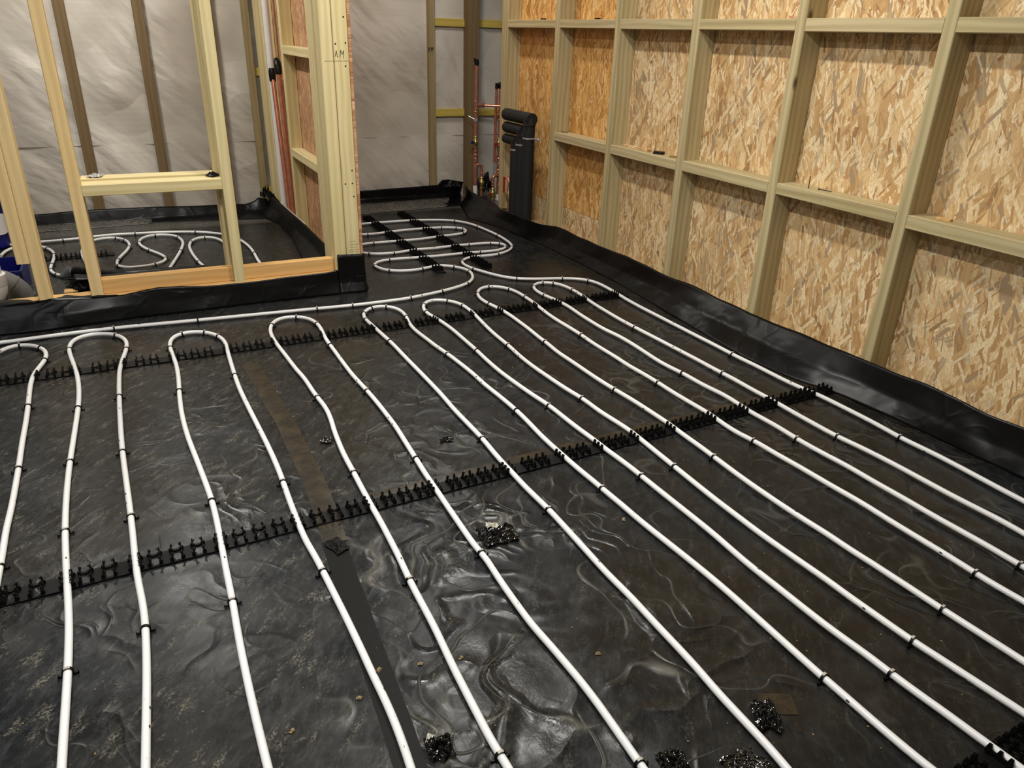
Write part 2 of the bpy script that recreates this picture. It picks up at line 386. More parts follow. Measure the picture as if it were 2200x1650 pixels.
def tube(pts, r, n=12, cap=True, uv=False, name='tube'):
    pts = [Vector(p) for p in pts]; N = len(pts)
    rr = r if isinstance(r, (list, tuple)) else [r]*N
    T = []
    for i in range(N):
        d = pts[min(i+1, N-1)]-pts[max(i-1, 0)]
        T.append(d.normalized() if d.length > 1e-9 else (T[-1] if T else Vector((0, 0, 1))))
    ref = Vector((0, 0, 1)) if abs(T[0].z) < .9 else Vector((1, 0, 0))
    nx = (ref-T[0]*ref.dot(T[0])).normalized()
    vs = []; L = [0]
    for i in range(N):
        nx = (nx-T[i]*nx.dot(T[i])).normalized(); ny = T[i].cross(nx)
        for k in range(n):
            a = 2*pi*k/n; vs.append(pts[i]+(nx*cos(a)+ny*sin(a))*rr[i])
        if i: L.append(L[-1]+(pts[i]-pts[i-1]).length)
    fs = [(i*n+k, i*n+(k+1) % n, (i+1)*n+(k+1) % n, (i+1)*n+k) for i in range(N-1) for k in range(n)]
    if cap: fs += [tuple(range(n-1, -1, -1)), tuple((N-1)*n+k for k in range(n))]
    me = mesh(name, vs, fs)
    if uv:
        lay = me.uv_layers.new(name='UVMap'); buf = []
        for i in range(N-1):
            for k in range(n):
                buf += [L[i], k/n, L[i], (k+1)/n, L[i+1], (k+1)/n, L[i+1], k/n]
        buf += [0, 0]*(len(me.loops)-len(buf)//2)
        lay.data.foreach_set('uv', buf)
    return shade(me, 50)

def lathe(prof, n=16, axis='z'):
    "prof: list of (radius, height)"
    vs = []; 
    for r, h in prof:
        for k in range(n):
            a = 2*pi*k/n; vs.append((r*cos(a), r*sin(a), h))
    N = len(prof)
    fs = [(i*n+k, i*n+(k+1) % n, (i+1)*n+(k+1) % n, (i+1)*n+k) for i in range(N-1) for k in range(n)]
    fs += [tuple(range(n-1, -1, -1)), tuple((N-1)*n+k for k in range(n))]
    me = mesh('lathe', vs, fs); return shade(me, 35)

def boxes(lst):
    "lst of (x0,x1,y0,y1,z0,z1[,taper]) joined in one mesh"
    vs = []; fs = []
    for b in lst:
        x0, x1, y0, y1, z0, z1 = b[:6]; tp = b[6] if len(b) > 6 else 0
        o = len(vs); mx, my = (x0+x1)/2, (y0+y1)/2
        for z, s in ((z0, 1), (z1, 1-tp)):
            for x, y in ((x0, y0), (x1, y0), (x1, y1), (x0, y1)):
                vs.append((mx+(x-mx)*(1 if abs(x1-x0) < .004 else s), my+(y-my)*s, z))
        fs += [tuple(o+i for i in f) for f in ((3, 2, 1, 0), (4, 5, 6, 7), (0, 1, 5, 4), (1, 2, 6, 5), (2, 3, 7, 6), (3, 0, 4, 7))]
    return mesh('boxes', vs, fs)

def lerp_poly(pts, t):
    "point at fraction t of arc length"
    pts = [Vector(p) for p in pts]; L = [0]
    for a, b in zip(pts, pts[1:]): L.append(L[-1]+(b-a).length)
    s = t*L[-1]
    for i in range(len(pts)-1):
        if s <= L[i+1] or i == len(pts)-2:
            return pts[i].lerp(pts[i+1], (s-L[i])/max(L[i+1]-L[i], 1e-9))

def drape(rows, nu, nv, amp, freq, seed, out, name='membrane_upstand', parent=None, edge=.004, m='film', **k):
    "hanging sheet lofted through several polylines (bottom to top); folds push it along vector out"
    vs = []; out = Vector(out)
    for i in range(nu+1):
        u = i/nu
        P = [lerp_poly(r, u) for r in rows]
        for j in range(nv+1):
            t = j/nv*(len(P)-1); a = min(int(t), len(P)-2); p = P[a].lerp(P[a+1], t-a)
            w = j/nv; q = Vector((p.x*freq+seed, p.y*freq, p.z*freq*.6))
            f = noise.noise(q)*1.0+noise.noise(q*2.7)*.45+.25*abs(noise.noise(q*6.1))
            p = p+out*(f*amp*(.25+sin(pi*min(w*1.1, 1))*.9))
            if j == nv: p = p+Vector((0, 0, 1))*noise.noise(Vector((p.x*6+seed, p.y*6, 3)))*edge
            vs.append(p)
    W = nv+1
    fs = [(i*W+j, (i+1)*W+j, (i+1)*W+j+1, i*W+j+1) for i in range(nu) for j in range(nv)]
    me = mesh(name, vs, fs); shade(me)
    o = link(name, me, M_[m], parent, **k)
    md = o.modifiers.new('thick', 'SOLIDIFY'); md.thickness = .0012
    return o

def crumple(name, loc, sx, sy, sz, m, seed, parent=None, n=14, **k):
    vs = []
    for i in range(n+1):
        for j in range(n+1):
            u, v = i/n-.5, j/n-.5
            q = Vector((u*4+seed, v*4, seed*.7))
            e = 1-max(abs(u), abs(v))*1.2
            z = (abs(noise.noise(q*1.4))*1.3+abs(noise.noise(q*3.1))*.5)*max(e, .05)*sz+.001
            r = 1+.35*noise.noise(Vector((math.atan2(v, u)*1.3, seed, 0)))
            vs.append((u*sx*r+noise.noise(q)*sx*.08, v*sy*r+noise.noise(q+Vector((9, 9, 9)))*sy*.08, z))
    W = n+1
    fs = [(i*W+j, (i+1)*W+j, (i+1)*W+j+1, i*W+j+1) for i in range(n) for j in range(n)]
    me = mesh(name, vs, fs)
    o = link(name, me, M_[m], parent, loc, (0, 0, seed), **k)
    md = o.modifiers.new('thick', 'SOLIDIFY'); md.thickness = .001; md.offset = 1
    return o
PIPES = {
 'U1': ([(-0.525,3.178),(-0.5128,3.1936),(-0.4989,3.2066),(-0.4827,3.2148),(-0.4648,3.2165),(-0.4467,3.212),(-0.4299,3.2027),(-0.415,3.1899),(-0.4022,3.1748),(-0.3915,3.1579),(-0.3831,3.1399),(-0.3768,3.1209),(-0.3724,3.1014),(-0.37,3.0815),(-0.3693,3.0615),(-0.3702,3.0414),(-0.3724,3.0214),(-0.3757,3.0016),(-0.3798,2.9818),(-0.3843,2.9622),(-0.3888,2.9425),(-0.3929,2.9228),(-0.3965,2.9029),(-0.3995,2.883),(-0.4016,2.863),(-0.4029,2.8429),(-0.4036,2.8227),(-0.4038,2.8026),(-0.4037,2.7824),(-0.4035,2.7622),(-0.4031,2.7421),(-0.4027,2.7219),(-0.4022,2.7017),(-0.4017,2.6815),(-0.4012,2.6614),(-0.4007,2.6412),(-0.4003,2.621),(-0.3999,2.6009),(-0.3996,2.5807),(-0.3993,2.5605),(-0.399,2.5404),(-0.3989,2.5202),(-0.3988,2.5),(-0.3988,2.4798),(-0.3988,2.4597),(-0.399,2.4395),(-0.3991,2.4193),(-0.3992,2.3991),(-0.3993,2.379),(-0.3992,2.3588),(-0.3991,2.3386),(-0.3989,2.3185),(-0.3987,2.2983),(-0.3985,2.2781),(-0.3982,2.2579),(-0.398,2.2378),(-0.3979,2.2176),(-0.3978,2.1974),(-0.3977,2.1772),(-0.3977,2.1571),(-0.3977,2.1369),(-0.3978,2.1167),(-0.3979,2.0965),(-0.398,2.0764),(-0.3981,2.0562),(-0.3983,2.036),(-0.3985,2.0159),(-0.3988,1.9957),(-0.3993,1.9755),(-0.3999,1.9554),(-0.4006,1.9352),(-0.4012,1.915),(-0.4017,1.8949),(-0.4019,1.8747),(-0.4019,1.8545),(-0.4018,1.8343),(-0.4016,1.8142),(-0.4015,1.794),(-0.4015,1.7738),(-0.4016,1.7537),(-0.4017,1.7335),(-0.4019,1.7133),(-0.4021,1.6931),(-0.4021,1.673),(-0.4021,1.6528),(-0.402,1.6326),(-0.4019,1.6124),(-0.4017,1.5923),(-0.4014,1.5721),(-0.4012,1.5519),(-0.401,1.5318),(-0.4007,1.5116),(-0.4005,1.4914),(-0.4002,1.4712),(-0.4,1.4511),(-0.3997,1.4309),(-0.3995,1.4107),(-0.3992,1.3905),(-0.399,1.3704),(-0.3987,1.3502),(-0.3985,1.33),(-0.3982,1.3099),(-0.398,1.2897),(-0.3977,1.2695),(-0.3975,1.2493),(-0.3972,1.2292),(-0.397,1.209)],
   [4, 9, 16, 36, 57, 80]),
 'U2': ([(-0.259,1.062),(-0.2588,1.082),(-0.2586,1.1021),(-0.2584,1.1221),(-0.2581,1.1422),(-0.2578,1.1622),(-0.2574,1.1822),(-0.2571,1.2023),(-0.2568,1.2223),(-0.2564,1.2423),(-0.2561,1.2624),(-0.2558,1.2824),(-0.2556,1.3025),(-0.2554,1.3225),(-0.2553,1.3425),(-0.2553,1.3626),(-0.2554,1.3826),(-0.2556,1.4027),(-0.2558,1.4227),(-0.2562,1.4427),(-0.2567,1.4628),(-0.2574,1.4828),(-0.2581,1.5028),(-0.259,1.5228),(-0.26,1.5429),(-0.2611,1.5629),(-0.2621,1.5829),(-0.2632,1.6029),(-0.2643,1.6229),(-0.2654,1.6429),(-0.2665,1.6629),(-0.2675,1.6829),(-0.2684,1.703),(-0.2693,1.723),(-0.2702,1.743),(-0.271,1.763),(-0.2719,1.783),(-0.2726,1.8031),(-0.2732,1.8231),(-0.2737,1.8431),(-0.274,1.8632),(-0.2743,1.8832),(-0.2746,1.9033),(-0.2747,1.9233),(-0.2748,1.9433),(-0.2748,1.9634),(-0.2748,1.9834),(-0.2747,2.0035),(-0.2745,2.0235),(-0.2742,2.0435),(-0.2739,2.0636),(-0.2735,2.0836),(-0.2731,2.1036),(-0.2726,2.1237),(-0.2721,2.1437),(-0.2715,2.1637),(-0.2708,2.1838),(-0.27,2.2038),(-0.2692,2.2238),(-0.2683,2.2438),(-0.2674,2.2639),(-0.2665,2.2839),(-0.2656,2.3039),(-0.2647,2.3239),(-0.2638,2.3439),(-0.263,2.364),(-0.2621,2.384),(-0.2612,2.404),(-0.2604,2.424),(-0.2595,2.4441),(-0.2587,2.4641),(-0.258,2.4841),(-0.2572,2.5041),(-0.2566,2.5242),(-0.256,2.5442),(-0.2555,2.5642),(-0.2551,2.5843),(-0.2548,2.6043),(-0.2547,2.6243),(-0.2547,2.6444),(-0.2549,2.6644),(-0.2553,2.6845),(-0.2558,2.7045),(-0.2566,2.7245),(-0.2575,2.7445),(-0.2586,2.7645),(-0.2598,2.7845),(-0.2612,2.8045),(-0.2629,2.8245),(-0.2647,2.8445),(-0.2667,2.8644),(-0.2689,2.8843),(-0.2713,2.9042),(-0.2739,2.9241),(-0.2766,2.9439),(-0.2793,2.9638),(-0.282,2.9836),(-0.2846,3.0035),(-0.2871,3.0234),(-0.2895,3.0433),(-0.2916,3.0632),(-0.2933,3.0832),(-0.2941,3.1032),(-0.2941,3.1232),(-0.2928,3.1431),(-0.2899,3.1627),(-0.2848,3.1818),(-0.2769,3.1997),(-0.2658,3.2152),(-0.2513,3.2273),(-0.234,3.2348),(-0.2152,3.2377),(-0.1959,3.2362),(-0.1772,3.2308),(-0.1598,3.2221),(-0.1444,3.2102),(-0.1312,3.1958),(-0.1203,3.1793),(-0.1115,3.1616),(-0.1048,3.1429),(-0.1002,3.1236),(-0.0974,3.1039),(-0.0963,3.084),(-0.0965,3.064),(-0.0978,3.044),(-0.0998,3.0241),(-0.1023,3.0042),(-0.1051,2.9844),(-0.1082,2.9646),(-0.1114,2.9448),(-0.1145,2.925),(-0.1174,2.9052),(-0.1202,2.8853),(-0.1227,2.8655),(-0.1249,2.8455),(-0.1267,2.8256),(-0.1281,2.8056),(-0.1293,2.7856),(-0.1302,2.7656),(-0.1309,2.7455),(-0.1316,2.7255),(-0.1322,2.7055),(-0.1327,2.6855),(-0.1332,2.6654),(-0.1336,2.6454),(-0.134,2.6253),(-0.1343,2.6053),(-0.1346,2.5853),(-0.1349,2.5652),(-0.1352,2.5452),(-0.1355,2.5252),(-0.1357,2.5051),(-0.1359,2.4851),(-0.1361,2.465),(-0.1362,2.445),(-0.1363,2.425),(-0.1364,2.4049),(-0.1365,2.3849),(-0.1365,2.3648),(-0.1366,2.3448),(-0.1366,2.3248),(-0.1366,2.3047),(-0.1365,2.2847),(-0.1365,2.2646),(-0.1364,2.2446),(-0.1362,2.2246),(-0.136,2.2045),(-0.1358,2.1845),(-0.1354,2.1644),(-0.135,2.1444),(-0.1346,2.1244),(-0.1341,2.1043),(-0.1335,2.0843),(-0.133,2.0643),(-0.1324,2.0442),(-0.1319,2.0242),(-0.1314,2.0042),(-0.1308,1.9841),(-0.1303,1.9641),(-0.1297,1.9441),(-0.1292,1.924),(-0.1287,1.904),(-0.1282,1.884),(-0.1277,1.8639),(-0.1273,1.8439),(-0.1269,1.8239),(-0.1265,1.8038),(-0.1261,1.7838),(-0.1258,1.7637),(-0.1255,1.7437),(-0.1253,1.7237),(-0.1251,1.7036),(-0.125,1.6836),(-0.1248,1.6635),(-0.1245,1.6435),(-0.1242,1.6235),(-0.1237,1.6034),(-0.1231,1.5834),(-0.1223,1.5634),(-0.1213,1.5434),(-0.1201,1.5234),(-0.1188,1.5034),(-0.1176,1.4834),(-0.1166,1.4634),(-0.1159,1.4433),(-0.1154,1.4233),(-0.1153,1.4033),(-0.1155,1.3832),(-0.1159,1.3632),(-0.1164,1.3432),(-0.117,1.3231),(-0.1177,1.3031),(-0.1185,1.2831),(-0.1194,1.2631),(-0.1204,1.243),(-0.1214,1.223),(-0.1226,1.203),(-0.1238,1.183),(-0.125,1.163),(-0.1262,1.143),(-0.1274,1.123),(-0.1287,1.103),(-0.1299,1.083),(-0.1311,1.063),(-0.1324,1.043),(-0.1337,1.023),(-0.135,1.003)],
   [13, 38, 56, 74, 102, 116, 125, 147, 167, 185, 207]),
 'U3': ([(0.052,0.913),(0.0519,0.933),(0.0518,0.953),(0.0516,0.973),(0.0514,0.9931),(0.0513,1.0131),(0.0512,1.0331),(0.0511,1.0531),(0.0512,1.0731),(0.0512,1.0931),(0.0513,1.1132),(0.0514,1.1332),(0.0516,1.1532),(0.0519,1.1732),(0.0522,1.1932),(0.0526,1.2132),(0.053,1.2333),(0.0535,1.2533),(0.0541,1.2733),(0.0548,1.2933),(0.0555,1.3133),(0.0563,1.3333),(0.0571,1.3533),(0.0579,1.3733),(0.0586,1.3933),(0.0591,1.4133),(0.0595,1.4333),(0.0599,1.4533),(0.0603,1.4733),(0.0607,1.4933),(0.0612,1.5134),(0.0617,1.5334),(0.0622,1.5534),(0.0628,1.5734),(0.0633,1.5934),(0.0639,1.6134),(0.0645,1.6334),(0.0651,1.6534),(0.0656,1.6734),(0.0661,1.6934),(0.0665,1.7135),(0.0667,1.7335),(0.0669,1.7535),(0.0669,1.7735),(0.0668,1.7935),(0.0664,1.8135),(0.0659,1.8335),(0.0651,1.8535),(0.0641,1.8735),(0.0631,1.8935),(0.062,1.9135),(0.0608,1.9335),(0.0597,1.9535),(0.0584,1.9735),(0.0572,1.9934),(0.056,2.0134),(0.0547,2.0334),(0.0535,2.0534),(0.0522,2.0733),(0.0509,2.0933),(0.0496,2.1133),(0.0483,2.1333),(0.0471,2.1533),(0.0459,2.1732),(0.0449,2.1932),(0.0441,2.2132),(0.0434,2.2332),(0.0429,2.2532),(0.0424,2.2732),(0.0421,2.2933),(0.042,2.3133),(0.0419,2.3333),(0.042,2.3533),(0.0422,2.3733),(0.0426,2.3933),(0.0432,2.4133),(0.0438,2.4334),(0.0446,2.4534),(0.0455,2.4734),(0.0464,2.4933),(0.0474,2.5133),(0.0486,2.5333),(0.0498,2.5533),(0.0512,2.5733),(0.0525,2.5932),(0.0539,2.6132),(0.0551,2.6332),(0.0562,2.6532),(0.0572,2.6732),(0.058,2.6932),(0.0587,2.7132),(0.0592,2.7332),(0.0596,2.7532),(0.0598,2.7732),(0.0597,2.7932),(0.0593,2.8132),(0.0586,2.8332),(0.0578,2.8532),(0.0569,2.8732),(0.056,2.8932),(0.0551,2.9132),(0.0542,2.9332),(0.0536,2.9532),(0.0535,2.9732),(0.054,2.9932),(0.0554,3.0131),(0.0579,3.0329),(0.062,3.0523),(0.0683,3.071),(0.0775,3.088),(0.0901,3.1021),(0.1058,3.1123),(0.1238,3.1176),(0.1427,3.1178),(0.1613,3.1133),(0.1787,3.1048),(0.1945,3.0932),(0.2084,3.0793),(0.2203,3.0635),(0.2301,3.0464),(0.238,3.0282),(0.244,3.0092),(0.2483,2.9898),(0.251,2.9701),(0.2526,2.9502),(0.253,2.9302),(0.2527,2.9102),(0.2517,2.8902),(0.2505,2.8702),(0.2493,2.8503),(0.2483,2.8303),(0.2474,2.8103),(0.2466,2.7903),(0.2458,2.7703),(0.2451,2.7503),(0.2444,2.7303),(0.2437,2.7103),(0.243,2.6903),(0.2424,2.6702),(0.2418,2.6502),(0.2412,2.6302),(0.2407,2.6102),(0.2402,2.5902),(0.2397,2.5702),(0.2393,2.5502),(0.2391,2.5302),(0.239,2.5102),(0.2391,2.4901),(0.2393,2.4701),(0.2397,2.4501),(0.2402,2.4301),(0.2408,2.4101),(0.2414,2.3901),(0.2421,2.3701),(0.2428,2.3501),(0.2435,2.3301),(0.2442,2.3101),(0.245,2.2901),(0.2458,2.2701),(0.2466,2.2501),(0.2474,2.2301),(0.2482,2.2101),(0.249,2.1901),(0.2498,2.1701),(0.2505,2.1501),(0.2513,2.1301),(0.252,2.1101),(0.2527,2.09),(0.2534,2.07),(0.254,2.05),(0.2545,2.03),(0.2549,2.01),(0.2553,1.99),(0.2556,1.97),(0.2558,1.95),(0.2559,1.93),(0.256,1.9099),(0.2559,1.8899),(0.2557,1.8699),(0.2553,1.8499),(0.2547,1.8299),(0.2541,1.8099),(0.2535,1.7899),(0.253,1.7699),(0.2525,1.7498),(0.2521,1.7298),(0.2518,1.7098),(0.2515,1.6898),(0.2513,1.6698),(0.2512,1.6498),(0.2512,1.6298),(0.2511,1.6097),(0.2512,1.5897),(0.2514,1.5697),(0.252,1.5497),(0.2531,1.5297),(0.2547,1.5098),(0.2564,1.4899),(0.258,1.4699),(0.2593,1.4499),(0.2604,1.43),(0.2614,1.41),(0.2623,1.39),(0.2632,1.37),(0.2641,1.35),(0.265,1.33),(0.2659,1.31),(0.2668,1.29),(0.2676,1.27),(0.2684,1.25),(0.2691,1.23),(0.2698,1.21),(0.2704,1.19),(0.271,1.17),(0.2715,1.1499),(0.272,1.1299),(0.2724,1.1099),(0.2727,1.0899),(0.2732,1.0699),(0.2738,1.0499),(0.2745,1.0299),(0.2752,1.0099),(0.2757,0.9899),(0.2759,0.9699),(0.2758,0.9499),(0.2754,0.9298),(0.2747,0.9098),(0.2738,0.8898),(0.2726,0.8699),(0.2711,0.8499),(0.2696,0.83),(0.268,0.81)],
   [24, 45, 82, 103, 111, 116, 120, 141, 180, 201]),
 'U4': ([(0.421,0.736),(0.4209,0.756),(0.4204,0.7761),(0.4195,0.7961),(0.4187,0.8161),(0.4184,0.8361),(0.4185,0.8562),(0.419,0.8762),(0.4195,0.8963),(0.42,0.9164),(0.4205,0.9364),(0.421,0.9565),(0.4216,0.9765),(0.4222,0.9966),(0.423,1.0166),(0.424,1.0367),(0.4251,1.0567),(0.4263,1.0767),(0.4275,1.0967),(0.4285,1.1168),(0.4293,1.1368),(0.4299,1.1569),(0.4304,1.1769),(0.4307,1.197),(0.431,1.217),(0.4313,1.2371),(0.4317,1.2572),(0.4323,1.2772),(0.4331,1.2972),(0.4341,1.3173),(0.4353,1.3373),(0.4364,1.3573),(0.4375,1.3774),(0.4385,1.3974),(0.4392,1.4175),(0.4399,1.4375),(0.4405,1.4576),(0.441,1.4776),(0.4415,1.4977),(0.442,1.5177),(0.4423,1.5378),(0.4424,1.5579),(0.4425,1.5779),(0.4424,1.598),(0.4424,1.618),(0.4425,1.6381),(0.4427,1.6582),(0.4429,1.6782),(0.4433,1.6983),(0.4437,1.7183),(0.4441,1.7384),(0.4446,1.7585),(0.4451,1.7785),(0.4455,1.7986),(0.4459,1.8186),(0.4461,1.8387),(0.4463,1.8587),(0.4467,1.8788),(0.4472,1.8989),(0.448,1.9189),(0.4491,1.9389),(0.4504,1.9589),(0.4518,1.979),(0.4533,1.999),(0.4549,2.019),(0.4566,2.039),(0.4586,2.0589),(0.4608,2.0788),(0.4633,2.0987),(0.4658,2.1187),(0.468,2.1386),(0.4699,2.1586),(0.4714,2.1785),(0.4725,2.1986),(0.473,2.2186),(0.4728,2.2387),(0.4721,2.2587),(0.4709,2.2787),(0.4694,2.2987),(0.4679,2.3187),(0.4666,2.3387),(0.4656,2.3588),(0.4648,2.3788),(0.4643,2.3989),(0.4639,2.4189),(0.4635,2.439),(0.4629,2.459),(0.462,2.4791),(0.4607,2.4991),(0.459,2.5191),(0.457,2.539),(0.455,2.559),(0.4532,2.579),(0.4517,2.599),(0.4503,2.619),(0.4491,2.639),(0.4479,2.659),(0.4468,2.6791),(0.4457,2.6991),(0.4445,2.7191),(0.4433,2.7392),(0.442,2.7592),(0.4407,2.7792),(0.4393,2.7992),(0.4381,2.8192),(0.437,2.8393),(0.4361,2.8593),(0.4353,2.8793),(0.4347,2.8994),(0.4344,2.9195),(0.4345,2.9395),(0.4352,2.9595),(0.4366,2.9795),(0.4386,2.9995),(0.4414,3.0193),(0.4452,3.039),(0.4501,3.0583),(0.4565,3.0772),(0.4645,3.0954),(0.4746,3.1124),(0.487,3.1275),(0.502,3.1393),(0.5192,3.1466),(0.5378,3.1487),(0.5567,3.1457),(0.5746,3.1385),(0.5908,3.1278),(0.6046,3.1141),(0.6156,3.0979),(0.624,3.0801),(0.63,3.0612),(0.634,3.0417),(0.6363,3.0218),(0.6374,3.0019),(0.6375,2.9818),(0.6368,2.9618),(0.6355,2.9418),(0.6339,2.9218),(0.6321,2.9018),(0.6304,2.8818),(0.6289,2.8618),(0.6276,2.8418),(0.6268,2.8218),(0.6265,2.8017),(0.6264,2.7817),(0.6265,2.7616),(0.6266,2.7415),(0.6266,2.7215),(0.6266,2.7014),(0.6265,2.6814),(0.6265,2.6613),(0.6264,2.6412),(0.6264,2.6212),(0.6265,2.6011),(0.6265,2.581),(0.6265,2.561),(0.6266,2.5409),(0.6268,2.5209),(0.627,2.5008),(0.6273,2.4807),(0.6278,2.4607),(0.6286,2.4406),(0.6296,2.4206),(0.6308,2.4006),(0.6322,2.3806),(0.6336,2.3606),(0.6349,2.3405),(0.6362,2.3205),(0.6373,2.3005),(0.6383,2.2804),(0.6393,2.2604),(0.6401,2.2404),(0.6409,2.2203),(0.6414,2.2003),(0.6419,2.1802),(0.6423,2.1601),(0.6426,2.1401),(0.6428,2.12),(0.6431,2.1),(0.6434,2.0799),(0.6435,2.0598),(0.6435,2.0398),(0.6432,2.0197),(0.6427,1.9997),(0.6419,1.9796),(0.641,1.9596),(0.64,1.9396),(0.6389,1.9195),(0.638,1.8995),(0.637,1.8794),(0.6361,1.8594),(0.6351,1.8394),(0.6341,1.8193),(0.6332,1.7993),(0.6322,1.7792),(0.6312,1.7592),(0.6303,1.7392),(0.6294,1.7191),(0.6287,1.6991),(0.6281,1.679),(0.6277,1.659),(0.6272,1.6389),(0.6268,1.6189),(0.6263,1.5988),(0.6257,1.5787),(0.6251,1.5587),(0.6246,1.5386),(0.6241,1.5186),(0.6237,1.4985),(0.6233,1.4785),(0.6229,1.4584),(0.6224,1.4383),(0.622,1.4183),(0.6216,1.3982),(0.6214,1.3782),(0.6216,1.3581),(0.6225,1.3381),(0.6237,1.3182),(0.6245,1.2982),(0.6244,1.2782),(0.6236,1.2582),(0.6227,1.2381),(0.6218,1.2181),(0.6211,1.198),(0.6206,1.178),(0.6204,1.1579),(0.6202,1.1379),(0.6202,1.1178),(0.6201,1.0977),(0.6203,1.0777),(0.6208,1.0576),(0.622,1.0376),(0.6237,1.0177),(0.6256,0.9977),(0.6273,0.9777),(0.6288,0.9577),(0.6302,0.9377),(0.6315,0.9177),(0.6328,0.8977),(0.6338,0.8776),(0.6345,0.8576),(0.6349,0.8375),(0.635,0.8175),(0.6347,0.7974),(0.6342,0.7774),(0.6336,0.7573),(0.633,0.7373),(0.6325,0.7172),(0.6319,0.6972),(0.6313,0.6771),(0.6307,0.6571),(0.63,0.637)],
   [3, 28, 53, 79, 117, 125, 132, 145, 168, 193, 217, 249]),
